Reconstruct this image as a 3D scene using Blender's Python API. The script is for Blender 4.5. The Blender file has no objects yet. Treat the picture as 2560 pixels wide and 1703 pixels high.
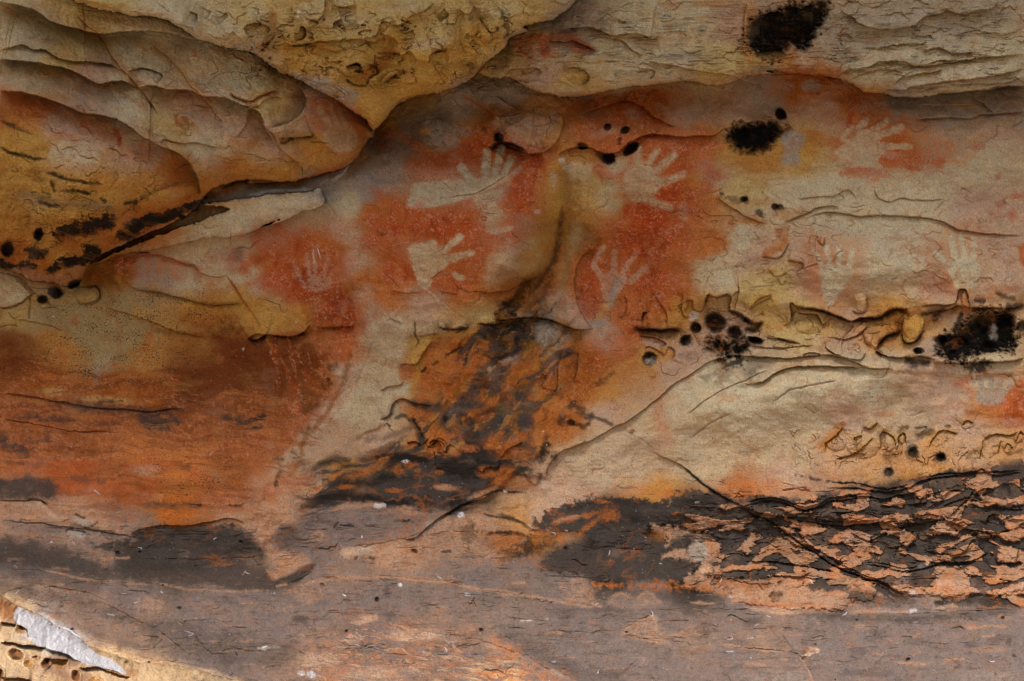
import bpy, math, time
import numpy as np
T0 = time.time()
F = np.float32
# ------------------------------------------------------------------ grid over the rock face
# wall coordinates: u to the right, v downwards, one unit is about 1.5 mm of rock
def axis(lo, hi, step, pad, n):
    core = np.arange(lo, hi + step, step)
    g = np.cumsum(np.geomspace(step, step * 6, n)); g = g * pad / g[-1]
    return np.concatenate([(lo - g)[::-1], core, core[-1] + g]).astype(F)
STEP = 1.75
us = axis(-20, 2580, STEP, 700, 90)
vs = axis(-20, 1724, STEP, 420, 60)
NU, NV = len(us), len(vs)
U, V = np.meshgrid(us, vs)          # shape (NV, NU)
# ------------------------------------------------------------------ noise
_r = np.random.RandomState(7)
PERM = _r.permutation(4096).astype(np.int32)
GR = np.stack([np.cos(a := _r.rand(4096) * 2 * np.pi), np.sin(a)], -1).astype(F)
RV = _r.rand(4096).astype(F)
def hsh(i, j, s=0):
    return PERM[(PERM[(i + s * 131) & 4095] + j * 17 + s) & 4095]
def perlin(x, y, s=0):
    xi = np.floor(x).astype(np.int32); yi = np.floor(y).astype(np.int32)
    fx = (x - xi).astype(F); fy = (y - yi).astype(F)
    ux = fx * fx * fx * (fx * (fx * 6 - 15) + 10); uy = fy * fy * fy * (fy * (fy * 6 - 15) + 10)
    def g(i, j, dx, dy):
        k = GR[hsh(i, j, s)]; return k[..., 0] * dx + k[..., 1] * dy
    a = g(xi, yi, fx, fy); b = g(xi + 1, yi, fx - 1, fy)
    c = g(xi, yi + 1, fx, fy - 1); d = g(xi + 1, yi + 1, fx - 1, fy - 1)
    a = a + ux * (b - a); c = c + ux * (d - c)
    return (a + uy * (c - a)) * F(1.5)
def fbm(x, y, o=4, s=0, gain=.5):
    r = 0; am = 1; t = 0
    for k in range(o):
        r = r + am * perlin(x * 2**k, y * 2**k, s + k * 7); t += am; am *= gain
    return r / F(t)
def worley(x, y, s=0):
    xi = np.floor(x).astype(np.int32); yi = np.floor(y).astype(np.int32)
    d1 = np.full(x.shape, 9, F); d2 = d1.copy(); cid = np.zeros(x.shape, F)
    for a in (-1, 0, 1):
        for b in (-1, 0, 1):
            h = hsh(xi + a, yi + b, s)
            dd = np.hypot(xi + a + RV[h] - x, yi + b + RV[(h + 99) & 4095] - y).astype(F)
            n = dd < d1
            d2 = np.where(n, d1, np.minimum(d2, dd)); cid = np.where(n, RV[(h + 7) & 4095], cid); d1 = np.where(n, dd, d1)
    return d1, d2, cid
def sst(a, b, x):
    t = np.clip((x - a) / (b - a), 0, 1); return t * t * (3 - 2 * t)
N = {}
N['w1'] = fbm(U / 90, V / 70, 4, 1); N['w2'] = fbm(U / 90, V / 70, 4, 2)
N['f1'] = fbm(U / 16, V / 14, 3, 3, .6); N['f2'] = fbm(U / 7, V / 6, 2, 4, .7)
N['m1'] = fbm(U / 45, V / 38, 5, 5, .62); N['m2'] = fbm(U / 60, V / 34, 5, 6, .62)
N['l1'] = fbm(U / 260, V / 200, 4, 8); N['st'] = fbm(U / 130, V / 14, 5, 9, .6)
N['grain'] = _r.rand(NV, NU).astype(F) - F(.5)
UW = U + 7 * N['w1'] + 2.0 * N['f1']
VW = V + 7 * N['w2'] + 2.0 * np.roll(N['f1'], 37, 0)
# ------------------------------------------------------------------ layers: relief and colour of the stone
Hh = np.zeros((NV, NU), F)                 # metres towards the viewer
Cc = np.zeros((NV, NU, 3), F)              # base colour, linear
TOP = np.zeros((NV, NU), np.int16)         # which rock
PRT = np.zeros((NV, NU), np.int16)         # which part of it
def lin(h):
    h = h.lstrip('#'); c = np.array([int(h[i:i + 2], 16) / 255 for i in (0, 2, 4)])
    return np.where(c < .04045, c / 12.92, ((c + .055) / 1.055) ** 2.4).astype(F)
PAL = {}
def col(c): return PAL[c] if c in PAL else lin(c)
Z = 700 / 1829
TILE = {k: (620 * (i % 4), (0, 550, 1103)[i // 4], Z) for i, k in enumerate('abcdefghijkl')}
TILE['o'] = (0, 0, 2560 / 2357); TILE['p'] = (0, 0, 1)
def pts(t, s):
    ox, oy, k = TILE[t]
    a = np.array([[float(q) for q in p.split(',')] for p in s.split()])
    return (a * k + [ox, oy])
def smooth(p, closed=False, n=3):
    if len(p) < 3: return p
    q = np.vstack([p[-1], p, p[0], p[1]]) if closed else np.vstack([2 * p[0] - p[1], p, 2 * p[-1] - p[-2]])
    out = []
    for i in range(1, len(q) - 2):
        for t in np.arange(n) / n:
            a, b, c, d = q[i - 1], q[i], q[i + 1], q[i + 2]
            out.append(.5 * (2 * b + (c - a) * t + (2 * a - 5 * b + 4 * c - d) * t * t + (3 * b - a - 3 * c + d) * t**3))
    if not closed: out.append(q[-2])
    return np.array(out)
def win(p, m):
    lo = p.min(0) - m - 12; hi = p.max(0) + m + 12
    return (slice(max(0, int(np.searchsorted(vs, lo[1]))), int(np.searchsorted(vs, hi[1]))),
            slice(max(0, int(np.searchsorted(us, lo[0]))), int(np.searchsorted(us, hi[0]))))
def segd(p, sl, closed=False, warp=1.0):
    x = U[sl] + (UW[sl] - U[sl]) * F(warp); y = V[sl] + (VW[sl] - V[sl]) * F(warp)
    best = np.full(x.shape, 1e12, F); side = np.zeros(x.shape, F); tt = np.zeros(x.shape, F)
    q = np.vstack([p, p[:1]]) if closed else p
    L = np.hypot(*(np.diff(q, axis=0).T)); cum = np.concatenate([[0], np.cumsum(L)]); ins = np.zeros(x.shape, bool)
    for i in range(len(q) - 1):
        ax, ay = q[i]; dx, dy = q[i + 1] - q[i]; l2 = dx * dx + dy * dy + 1e-6
        px = x - F(ax); py = y - F(ay)
        t = np.clip((px * F(dx) + py * F(dy)) / F(l2), 0, 1)
        d = (px - t * F(dx))**2 + (py - t * F(dy))**2
        m = d < best
        best = np.where(m, d, best); side = np.where(m, np.sign(F(dx) * py - F(dy) * px), side)
        tt = np.where(m, F(cum[i]) + t * F(L[i]), tt)
        if closed:
            by = ay + dy
            c = ((ay > y) != (by > y)) & (px < F(dx) * (y - F(ay)) / F(dy if abs(dy) > 1e-6 else 1e-6))
            ins ^= c
    d = np.sqrt(best)
    if closed: return np.where(ins, d, -d)
    return d, side, tt / F(cum[-1])
def put(sl, m, c):
    m = m[..., None]; Cc[sl] = Cc[sl] * (1 - m) + col(c) * m
LS = 1.
PARTS = [('', '', '')]
def tx(sl, t): return np.clip(1 - t + t * (N['m1'][sl] * 1.7 + N['f1'][sl] * 1.9 + N['f2'][sl] * 1.5 + .62), 0, 1)
def part(name, label=''):
    PARTS.append((name, label)); return len(PARTS) - 1
def P(t, s, c=None, a=1., f=8., n=0., ns='m1', h=0., r=0., warp=1., pid=0, cut=.5, tex=0., sm=3):
    """soft-edged patch: colour c, relief h with rounded shoulder r"""
    if c in ('SK', 'BK', 'SG'): tex *= .3; a = min(1, a * 1.05)
    p = smooth(pts(t, s), True, sm); sl = win(p, f * 2 + n * .7)
    if 0 in U[sl].shape: return
    sd = segd(p, sl, True, warp)
    if n: sd = sd + n * N[ns][sl]
    m = sst(-f, f, sd)
    if c is not None:
        mm = m * a
        if tex: mm = mm * tx(sl, tex)
        put(sl, mm, c)
    if h:
        if r: e = np.clip(sd / r, 0, 1); Hh[sl] += F(h) * np.sqrt(np.clip(1 - (1 - e)**2, 0, 1))
        else: Hh[sl] += F(h) * m
    if pid: PRT[sl] = np.where(m > cut, pid, PRT[sl])
    return sl, m
def G(t, s, c, R=60, a=1., n=.5, ns='m1'):
    """soft blotches at points 'x,y,R'"""
    ox, oy, k = TILE[t]
    for w in s.split():
        v = [float(q) for q in w.split(',')]; x, y = v[0] * k + ox, v[1] * k + oy
        rx = (v[2] if len(v) > 2 else R) * k; ry = (v[3] * k if len(v) > 3 else rx); an = math.radians(v[4]) if len(v) > 4 else 0
        sl = win(np.array([[x, y]]), max(rx, ry) * 1.9)
        if 0 in U[sl].shape: continue
        dx = UW[sl] - F(x); dy = VW[sl] - F(y); ca, sa = math.cos(an), math.sin(an)
        q = np.hypot((dx * ca + dy * sa) / rx, (-dx * sa + dy * ca) / ry)
        m = sst(1.5, .45, q + n * N[ns][sl]) * a * tx(sl, .35)
        put(sl, m, c)
def L(t, s, c, w=4., a=1., f=1.5, tap=.12, n=0., warp=1., h=0., k=3, ns='f1', pid=0):
    """stroke: colour c, half-width w, groove h"""
    ox, oy, z = TILE[t]; p = smooth(pts(t, s), False, k); w = w * z
    sl = win(p, w * 2.5 + 6)
    if 0 in U[sl].shape: return
    d, sd, tt = segd(p, sl, False, warp)
    tp = np.clip(np.minimum(tt, 1 - tt) / max(tap, 1e-3), 0, 1) ** .5 if tap else 1
    ww = w * tp + .01
    m = sst(1 + f * .5, max(1 - f * .5, 0), d / ww + n * N[ns][sl]) * (tp if tap else 1)
    if c is not None: put(sl, m * a, c)
    if h: Hh[sl] -= F(h) * np.exp(-(d / (ww + 1.2))**2) * tp
    if pid: PRT[sl] = np.where((m > .5), pid, PRT[sl])
def E(t, s, h=.03, up=60., dn=40., c='sh', w=1.6, a=.5, g=.0016, hd=None, k=3, tap=.1):
    """ledge drawn left to right: stone above stands proud by h, below is undercut"""
    p = smooth(pts(t, s), False, k); sl = win(p, 2.4 * max(up, dn * 1.5))
    if 0 in U[sl].shape: return
    d, sd, tt = segd(p, sl)
    # fade past the ends
    tp = np.clip(np.minimum(tt, 1 - tt) / tap, 0, 1) if tap else np.ones_like(d)
    hd = h * .6 if hd is None else hd
    e = d + 2.5 * N['f1'][sl]; dn = dn * 1.5; h *= LS
    hd = h * .9; cut_ = sst(2.4, 1.3, d / max(up, dn))
    up_ = F(h) * np.exp(-(np.maximum(e, 0) / up)**1.3)
    dn_ = -F(hd) * np.exp(-(np.maximum(e, 0) / dn)**1.2)
    Hh[sl] += np.where(sd < 0, up_, dn_) * tp * cut_
    if g: Hh[sl] -= F(g) * np.exp(-(d / 2.2)**2) * tp
    if c in ('rust', 'blk') and a > .35: put(sl, np.exp(-(np.maximum(d + 9 * N['m1'][sl], 0) / 13)**2) * .42 * tp, 'YO' if c == 'rust' else 'BR')
    if c and a: put(sl, np.exp(-(d / (w * .75 + .4))**2) * min(1, a * 1.15) * tp * np.clip(.75 + N['f1'][sl] * 1.2, 0, 1), c)
def O(t, s, depth=.03, c='blk', a=.9, halo=1.5, ha=.6, hc=None, name='', lab='', rim=.003, fuzz=.25):
    """hollows 'x,y,rx,ry,angle'"""
    ox, oy, k = TILE[t]
    for w in s.split():
        v = [float(q) for q in w.split(',')]; x, y = v[0] * k + ox, v[1] * k + oy
        rx, ry = v[2] * k, (v[3] if len(v) > 3 else v[2]) * k; an = math.radians(v[4]) if len(v) > 4 else 0
        sl = win(np.array([[x, y]]), max(rx, ry) * 2.6)
        if 0 in U[sl].shape: continue
        dx = UW[sl] - F(x); dy = VW[sl] - F(y); ca, sa = math.cos(an), math.sin(an)
        q = np.hypot((dx * ca + dy * sa) / rx, (-dx * sa + dy * ca) / ry)
        q = q + .22 * N['m1'][sl] + .10 * N['w1'][sl]
        if c: put(sl, sst(halo + .15, .6, q + 1.4 * fuzz * (N['f1'][sl] + N['f2'][sl])) * ha, hc or c)
        if c: put(sl, sst(1.15, .7, q + fuzz * .6 * N['f1'][sl]) * a, c)
        Hh[sl] += -F(depth * .7) * sst(1.1, .2, q) + F(rim) * np.exp(-((q - 1.15) / .2)**2)
        if name:
            i = part(name, lab); PRT[sl] = np.where(q < 1.05, i, PRT[sl])
def B(t, s, h=.01, n=.15):
    """knobs 'x,y,rx,ry,angle'"""
    ox, oy, k = TILE[t]
    for w in s.split():
        v = [float(q) for q in w.split(',')]; x, y = v[0] * k + ox, v[1] * k + oy
        rx, ry = v[2] * k, (v[3] if len(v) > 3 else v[2]) * k; an = math.radians(v[4]) if len(v) > 4 else 0
        sl = win(np.array([[x, y]]), max(rx, ry) * 1.6)
        if 0 in U[sl].shape: continue
        dx = UW[sl] - F(x); dy = VW[sl] - F(y); ca, sa = math.cos(an), math.sin(an)
        q = np.hypot((dx * ca + dy * sa) / rx, (-dx * sa + dy * ca) / ry) + n * N['m1'][sl]
        Hh[sl] += F(h) * np.sqrt(np.clip(1 - q * q, 0, 1))
def W(t, s, h):
    """broad soft swellings 'x,y,rx,ry,angle'"""
    ox, oy, k = TILE[t]
    for w in s.split():
        v = [float(q) for q in w.split(',')]; an = math.radians(v[4]) if len(v) > 4 else 0
        dx = UW - F(v[0] * k + ox); dy = VW - F(v[1] * k + oy); ca, sa = math.cos(an), math.sin(an)
        q = ((dx * ca + dy * sa) / F(v[2] * k))**2 + ((-dx * sa + dy * ca) / F(v[3] * k))**2
        Hh[:] += F(h) * np.exp(-q)
def hand(t, palm, fingers, c='cream', a=.85, label='', f=5., halo=None, hr=30, ha=.7, tex=.35, n=3.):
    """stencilled hand: palm outline and finger strokes 'x,y x,y w'"""
    pid = part('hand_stencil', label)
    pp = smooth(pts(t, palm), True, 3) if palm else None
    allp = [pp] if palm else []
    fs = []
    for s in fingers:
        q = s.split(); w = float(q[-1]) * TILE[t][2]; fp = smooth(pts(t, ' '.join(q[:-1])), False, 3); fs.append((fp, w)); allp.append(fp)
    sl = win(np.vstack(allp), hr * 2 + 30)
    sd = np.full(U[sl].shape, -1e3, F)
    if palm: sd = segd(pp, sl, True, .5)
    for fp, w in fs:
        d, _, tt = segd(fp, sl, False, .5); sd = np.maximum(sd, w * (1 - .15 * tt) - d)
    e = sd + n * (N['f1'][sl] + .6 * N['f2'][sl])
    if halo: put(sl, sst(-hr * 1.2, -2, sd + 14 * N['m1'][sl] + 5 * N['f1'][sl]) * ha * np.clip(.75 + N['f2'][sl] * .8 + N['f1'][sl] * .6, 0, 1), halo)
    m = sst(-f, f, e + 1.5 * N['m1'][sl] + 1)
    put(sl, min(1, m.max()) * m * min(1, a * 1.05) * tx(sl, tex), c)
    PRT[sl] = np.where(sd > 0, pid, PRT[sl])
for k, v in dict(sh='#56432f', rust='#7d4716', red='#bb4f22', blk='#15120f', olive='#66501f', tan='#b58a5e', cream='#cdc09e',
                 S='#cfbd99', BC='#e2c094', SL='#a99888', SM='#b9a88e', DK='#3b2d20', ST='#c4ab87', HM='#cdb792', GL='#ae9464', OQ='#9a5632', SY='#cfb274', SP='#c6a386', SO='#c48b48', OR='#b06226', OB='#7a401b', RO='#c3753c', RD='#be5322', DR='#963c16', BR='#85521c',
                 PU='#7d6c64', PO='#8d7464', SG='#473e38', SK='#24201c', BK='#110f0d', TN='#b38a6c', WH='#ecebee', GY='#aba092', GR='#7b6b58', YO='#c89a4c').items(): PAL[k] = lin(v)
# ------------------------------------------------------------------ the big shape of the shelter
W('o', '330,820,420,200,8', -0.195); W('o', '1050,600,260,210,-35', 0.150); W('o', '1290,600,50,190,12', -0.105); W('o', '1430,610,70,150,10', -0.075)
W('o', '980,300,200,90,10', -0.135); W('o', '1500,400,160,120,0', 0.075); W('o', '2050,620,330,110,4', 0.135); W('o', '1800,900,420,90,-14', 0.135); W('o', '1180,950,110,220,35', 0.090)
W('o', '1650,230,420,50,0', -0.090); W('o', '480,1290,300,70,4', -0.075); W('o', '760,1180,200,60,0', 0.075); W('o', '250,400,260,120,20', 0.120); W('o', '860,1000,60,200,30', -0.045)
W('o', '180,60,240,60,20', -0.075); W('o', '1900,1250,500,60,4', -0.075); W('o', '1500,1180,220,60,-10', 0.060)
W('o', '1278,560,34,170,12', -.03); W('o', '1120,540,170,150,-30', .07); W('o', '1180,700,40,90,50', -.04); W('o', '1460,600,60,130,10', -.05)
t_ = np.clip((930 - V) / 930, 0, 2); b_ = np.clip((V - 930) / 790, 0, 2)
Hh += F(.46) * t_**1.5 + F(.55) * b_**1.7
Hh += F(.05) * N['l1'] + F(.018) * N['w1']
Hh += F(.10) * np.clip((600 - U) / 900, 0, 1) + F(.05) * np.clip((U - 1900) / 700, 0, 1)
def pp(*a): return np.vstack([pts(t, s) for t, s in a])
SS = np.zeros_like(Hh); RC = [np.zeros_like(Hh), np.zeros_like(Hh)]
def slab(p, H, r, tid, rough=4., k=.35, rec=0., rw=60):
    p = smooth(p, True, 3); sl = win(p, 20 + rw * 6); sd = segd(p, sl, True) + rough * N['f1'][sl]
    e = np.clip(sd / r, 0, 1); SS[sl] = np.maximum(SS[sl], F(H) * (k * (sd > 0) + (1 - k) * np.sqrt(np.clip(1 - (1 - e)**2, 0, 1))))
    R_ = RC[int(tid == 1)]; R_[sl] = np.where(sd > 0, 0, np.maximum(R_[sl], rec * np.exp(np.minimum(sd, 0) / rw)))
    TOP[sl] = np.where(sd > 0, tid, TOP[sl])
# 0 wall, 1 ochre block, 2 top-right slab, 3.. left slabs, 7 wedge, 8 lower shelf, 9 foreground rock, 10 pale lower panel
slab(pp(('c', '-120,470 0,515 60,505 150,530 200,575 290,600 440,640 560,630 700,600 900,570 1250,530 1400,555 1520,550 1640,505 1740,490 1829,465'),
        ('d', '120,465 400,485 570,500 700,545 780,600 900,615 1050,632 1200,625 1480,590 1829,560'),
        ('p', '2800,215 3400,230 3400,-600 1200,-600 1200,0 1230,110')), .17, 40, 2, k=.85, rec=.085, rw=70)
LG = pp(('b', '825,850 790,900 740,980 650,1080 560,1110 400,1165 200,1190 0,1200'),
        ('a', '1620,1185 1540,1190 1400,1225 1330,1290 1250,1390'),
        ('e', '1130,20 900,110 720,200 600,260 560,330 540,380 430,430 330,400 200,390 90,330 0,290 -200,250'),
        ('p', '-400,600 -900,560 -900,-600 700,-600 900,100'))
slab(LG, .28, 210, 3, k=.2, rec=.07, rw=60)
slab(pp(('p', '520,-600 420,-60'), ('a', '480,-60 500,10 840,95 950,95 1090,130 1200,190 1300,245 1400,285 1560,325 1690,360 1829,480'),
        ('b', '250,480 400,555 560,640 680,720 760,780 825,850 900,760 960,700 1100,630 1250,600 1430,530 1560,400 1680,300 1710,240 1829,200'),
        ('c', '180,180 250,150 380,120 520,0 600,-200'), ('p', '1500,-600')), .40, 50, 1, k=.85, rec=.10, rw=60)
TIPS = []
slab(pp(('b', '462,1222 420,1246 300,1258 0,1290 -300,1340'), ('e', '1500,-70 1130,60 820,180 640,270'), ('e', '700,262 820,220 1040,190 1300,120 1500,110 1620,85 1740,30 1829,-10'),
        ('b', '100,1490 240,1440 350,1385 430,1372 490,1352 505,1320 485,1265')), .08, 30, 7, k=.8, rec=.03, rw=30)
# ids of the left slabs split along the ledges
def below(p, tid, frm):
    p = smooth(p, False, 3)
    y = np.interp(UW, p[:, 0], p[:, 1]); TOP[(TOP == frm) & (VW > y) & (UW > p[0, 0] - 900) & (UW < p[-1, 0] + 5)] = tid
L1 = pts('a', '-900,0 0,15 120,35 240,80 330,140 440,175 520,190 640,222 860,208 1040,205 1200,235 1310,250'); 
L2 = pts('a', '-900,380 0,392 180,400 330,425 440,450 560,500 640,548 700,540 790,525 850,545 910,572 1000,560 1090,585 1240,590 1320,625 1450,640 1560,670 1690,730 1730,830 1829,985')
L3 = pts('a', '-900,560 0,600 140,607 250,625 400,685 560,735 740,765 830,810 940,900 1050,960 1180,1010 1260,1100 1300,1180 1300,1290')
below(L2, 4, 3); below(L3, 5, 4)
# lower shelf (dusty base) and the pale foreground rock
SH = pp(('i', '-900,620 0,650 300,700 600,690 760,760 860,800'), ('j', '0,820 150,900 180,905 300,960 420,900 600,800 900,745 1300,760 1560,800 1829,790'),
        ('k', '280,830 600,900 860,950 1100,970 1300,985 1500,1010 1829,1090'), ('l', '300,1110 620,1130 1100,1150 1500,1110 1829,1080 2600,1060'),
        ('p', '3400,2400 -900,2400'))
p = SH; sl = win(p, 20); sd = segd(p, sl, True); TOP[sl] = np.where(sd > 0, 8, TOP[sl]); Hh[sl] += F(.02) * sst(-30, 60, sd)
FG = pp(('i', '-900,560 -300,830 0,1000 60,1040 120,1085 220,1120 300,1160 380,1210 440,1235 560,1330 620,1350 740,1400 880,1440 1050,1450 1200,1475 1350,1510 1500,1545 1700,1570 2300,1750'),
        ('p', '1000,2400 -900,2400'))
slab(FG, .75, 420, 9, 5., k=.12)
# pale smooth panel right of the diagonal crack
PN = pp(('j', '1200,540 1260,500 1420,430 1500,400 1600,330 1680,260 1750,200'), ('k', '330,230 340,160 400,90 470,50 600,0'),
        ('g', '480,1510 640,1430 780,1345 870,1310 1000,1210 1130,1100 1270,1010 1420,915 1590,885 1829,895'), ('h', '360,900 540,885 640,905 800,960 980,970 1300,985 1500,1030 1829,985'),
        ('p', '3400,900 3400,1170'), ('l', '1829,160 1560,180 1200,250 900,310 540,270 300,250 60,380'), ('k', '1600,410 1400,310 1100,380 850,390 700,370 340,465 240,560 0,480'), ('j', '1500,480 1300,500'))
p = smooth(PN, True, 3); sl = win(p, 20); sd = segd(p, sl, True); TOP[sl] = np.where((sd > 0) & (TOP[sl] == 0), 10, TOP[sl]); Hh[sl] -= F(.012) * sst(-2, 14, sd)
Hh += SS - RC[0] * (TOP == 0) - RC[1] * (TOP != 1)
# ------------------------------------------------------------------ ledges and cracks of the upper left slabs
E('a', '0,15 120,35 240,80 330,140 440,175 520,190 640,222 760,215 860,208 1040,205 1200,235 1310,250', .10, 80, 70, 'DK', a=.7)
E('a', '0,392 180,400 330,425 440,450 560,500 640,548 700,540 790,525 850,545 910,572', .08, 60, 55, 'DK', a=.7)
E('a', '910,572 1000,560 1090,585 1240,590 1320,625 1450,640 1560,670 1690,730 1730,830 1829,985', .08, 60, 60, 'DK', a=.7)
E('a', '0,600 140,607 250,625 400,685 560,735 740,765 830,810 940,900 1050,960 1180,1010 1260,1100 1300,1180 1300,1290', .10, 60, 80, 'DK', w=2, a=.7)
E('a', '0,330 130,290 210,318 300,325 380,375 500,400 640,415 740,430 800,470', .025, 40, 30)
E('a', '560,500 600,540 680,560 720,545', .015, 25, 25, c='rust')
E('a', '830,470 900,450 960,445 1040,480 1060,510 1020,550', .02, 40, 25, c='rust')
E('a', '480,60 520,110 600,190 640,222 720,350 800,450 910,572 1000,690 1040,760', .02, 50, 40, c='rust', a=.4)
E('a', '960,250 1050,340 1150,430 1250,560 1320,625 1400,730 1460,820', .008, 30, 30, c='rust', a=.35)
E('a', '1050,960 1060,920 1180,935 1280,925 1360,945 1440,975', .012, 40, 20)
E('a', '1500,610 1560,640 1640,655 1700,630 1829,590', .014, 40, 18, c='rust', w=4, a=.7)
E('a', '1620,700 1700,690 1740,650 1829,630', .012, 30, 18, c='rust', w=3, a=.6)
E('b', '340,560 370,620 365,690 320,760 240,810 160,835', .035, 70, 45, c='rust')
E('b', '100,820 180,900 220,980 290,1050 350,1105 400,1160', .03, 45, 40, c='rust')
E('b', '0,710 60,725 100,790 120,850', .03, 50, 40)
E('b', '1829,580 1760,530 1600,515 1480,530', .0, 30, 40)
E('a', '500,15 560,5 700,40 840,95 950,95 1090,130 1200,190 1300,245 1400,285 1560,325 1690,360 1829,480', .02, 50, 60, 'DK', w=2, a=.8, tap=.03)
E('b', '0,330 130,400 250,480 400,555 560,640 680,720 760,780 820,845', .01, 40, 50, 'DK', w=1.8, a=.7, tap=.05)
E('b', '825,850 900,760 960,700 1100,630 1250,600 1430,530', .01, 40, 60, 'DK', w=1.6, a=.6, tap=.05)
E('c', '60,505 150,530 200,575 290,600 440,640 560,630 700,600 900,570 1250,530 1400,555 1520,550 1640,505 1740,490 1829,465', .01, 40, 60, 'DK', w=1.6, a=.6, tap=.05)
E('d', '120,465 400,485 570,500 700,545 780,600 900,615 1050,632 1200,625 1480,590 1829,560', .01, 40, 60, 'DK', w=1.6, a=.6, tap=.05)
# block rim, ochre block folds
E('b', '570,650 640,700 760,780 825,850', .02, 60, 20, c='blk', a=.5)
for s in ['555,30 620,50 710,35', '930,155 1000,165 1060,110 1150,70 1210,20', '760,245 830,230 870,160 880,120', '550,190 560,150 620,130',
          '610,265 700,250 830,270 920,230 980,300', '1180,415 1200,350 1300,330', '640,435 700,410 740,440 735,480', '830,580 920,520 980,480 985,455 920,475 850,540',
          '920,350 1010,360 1050,335 1100,380 1110,430', '1380,60 1440,90 1480,40', '1560,280 1590,240 1540,180 1500,120', '240,275 330,300 450,270 600,260 640,240', '400,120 460,130 500,70 500,0',
          '1280,60 1310,100 1250,150', '960,690 1040,640 1250,600', '340,170 380,180 385,240 320,270']:
    E('b', s, .022, 34, 22, c='rust', w=3.4, a=.75)
for s in ['1240,80 1290,100 1280,150', '1460,90 1490,110 1430,170', '1380,80 1350,130', '1640,250 1600,200 1620,160 1700,150 1760,190 1720,260', '1530,210 1600,290']:
    E('a', s, .015, 30, 20, c='rust', w=3, a=.6)
B('b', '300,210,80,60,0 560,290,120,40,0 1130,60,160,60,-20 880,500,110,40,-25 700,450,90,50,-10 1270,250,90,120,10 1440,180,60,130,5 900,160,120,90,20 110,240,80,90,0 1600,180,80,120,10', .022)
# top right slab: laminations and low ledges
E('c', '380,210 480,185 560,180 640,190 760,230 860,210 960,220 1010,250 1060,240', .03, 50, 30)
E('c', '350,260 440,270 520,270 620,310 660,340', .02, 30, 20, c='red', w=5, a=.8)
E('c', '60,495 100,460 160,450 240,440 300,470', .02, 30, 20, c='rust', a=.4)
E('c', '1000,400 1080,420 1180,430 1280,465 1420,470 1540,500 1620,540', .025, 40, 20)
E('c', '740,250 830,260 900,330 960,360', .015, 30, 20)
E('c', '920,480 960,450 1040,470 1000,530', .012, 20, 18)
E('c', '1640,20 1620,120 1630,220 1610,310 1640,380', .01, 30, 30, c='rust', a=.6, w=5)
E('c', '440,460 500,440 560,450 610,490 600,530 560,560', .02, 30, 20, c='rust', a=.5)
B('c', '530,490,95,60,25 620,385,70,35,10 380,330,70,40,0 260,560,80,40,10', .02)
E('d', '630,60 660,90 720,120 740,150 830,180 930,190 1060,180 1120,160 1200,100 1290,90 1320,60 1400,90 1520,70 1620,60 1660,10', .03, 60, 28, a=.7)
for s, h in [('640,500 660,460 730,450 830,430 900,405 1020,400 1150,425 1290,420 1500,385 1640,370 1829,360', .022),
             ('700,520 800,470 940,450 1040,470', .015), ('980,560 1020,510 1130,480 1290,460', .015), ('1150,425 1280,400 1400,395', .012),
             ('870,330 960,300 1130,290 1200,270', .014), ('1160,330 1280,310 1360,350 1500,340', .014), ('900,615 940,590 1060,590 1100,560 1290,540 1460,525 1600,500 1829,455', .03),
             ('1100,600 1250,570 1500,545 1700,540 1829,500', .014), ('600,510 640,470 680,455', .012), ('1220,600 1500,590 1829,560', .02),
             ('1100,790 1180,775 1300,770 1480,775 1560,745 1700,740 1829,730', .022), ('1480,620 1540,660 1640,740', .012), ('1160,680 1300,690 1500,680', .006),
             ('740,390 640,420 600,520', .008), ('1380,240 1500,200 1700,230 1829,180', .007)]:
    E('d', s, h, 32, 14, a=.6, w=2.2)
# middle wall: fold from the black pit to the right, central knob
E('c', '400,1030 430,1000 520,960 620,965 700,1000 790,990 870,930 980,880 1080,878 1200,890 1380,895 1450,870 1500,830', .03, 70, 25, c='rust', w=3, a=.7)
E('c', '0,845 60,940 130,970 230,1000 300,990', .05, 90, 30, c='blk', a=.6, w=3)
E('c', '300,1000 380,950 430,870 440,780 400,730', .02, 60, 25, c='rust', a=.6)
E('c', '-60,740 0,755 100,755 160,740 130,710 0,620', .012, 30, 20, c='rust', a=.6)
E('c', '560,740 700,700 820,665 900,670 1000,740 1100,810', .015, 40, 40, c='rust', a=.3)
E('c', '820,605 860,660 960,700 1060,780 1180,830', .015, 40, 30, c='rust', a=.3)
E('b', '1400,625 1500,680 1600,740 1610,790', .008, 30, 25, c='rust', a=.5)
E('b', '1290,1290 1450,1270 1560,1220 1640,1180 1700,1150', .006, 30, 15, a=.45)
E('b', '1500,1280 1530,1380 1640,1400', .004, 20, 20, a=.2)
E('b', '1590,980 1610,950 1660,930 1740,950 1829,990', .03, 60, 25, c='blk', a=.9, w=3)
B('c', '250,850,230,110,15', .03); B('b', '1230,870,160,90,10', .015)
E('d', '1829,1540 1640,1530 1500,1510 1400,1490 1290,1445 1180,1425 1040,1410 900,1405 780,1410 700,1400 600,1385 500,1420 400,1440', .0, 40, 10, c='rust', a=.4)
E('d', '400,1440 500,1400 600,1385 700,1400 780,1410 900,1405 1040,1410 1180,1425 1290,1445 1400,1490 1500,1510 1640,1530 1829,1540', .014, 40, 30, a=.6)
E('d', '260,1450 420,1400 480,1360 620,1340', .012, 30, 20, c='rust', a=.5)
E('d', '850,1220 870,1290 960,1320 1040,1290 1110,1310 1320,1300', .007, 20, 15, c='rust', a=.7)
E('d', '340,1310 480,1290 580,1280 680,1240 730,1300', .007, 20, 15, c='rust', a=.7)
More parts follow.
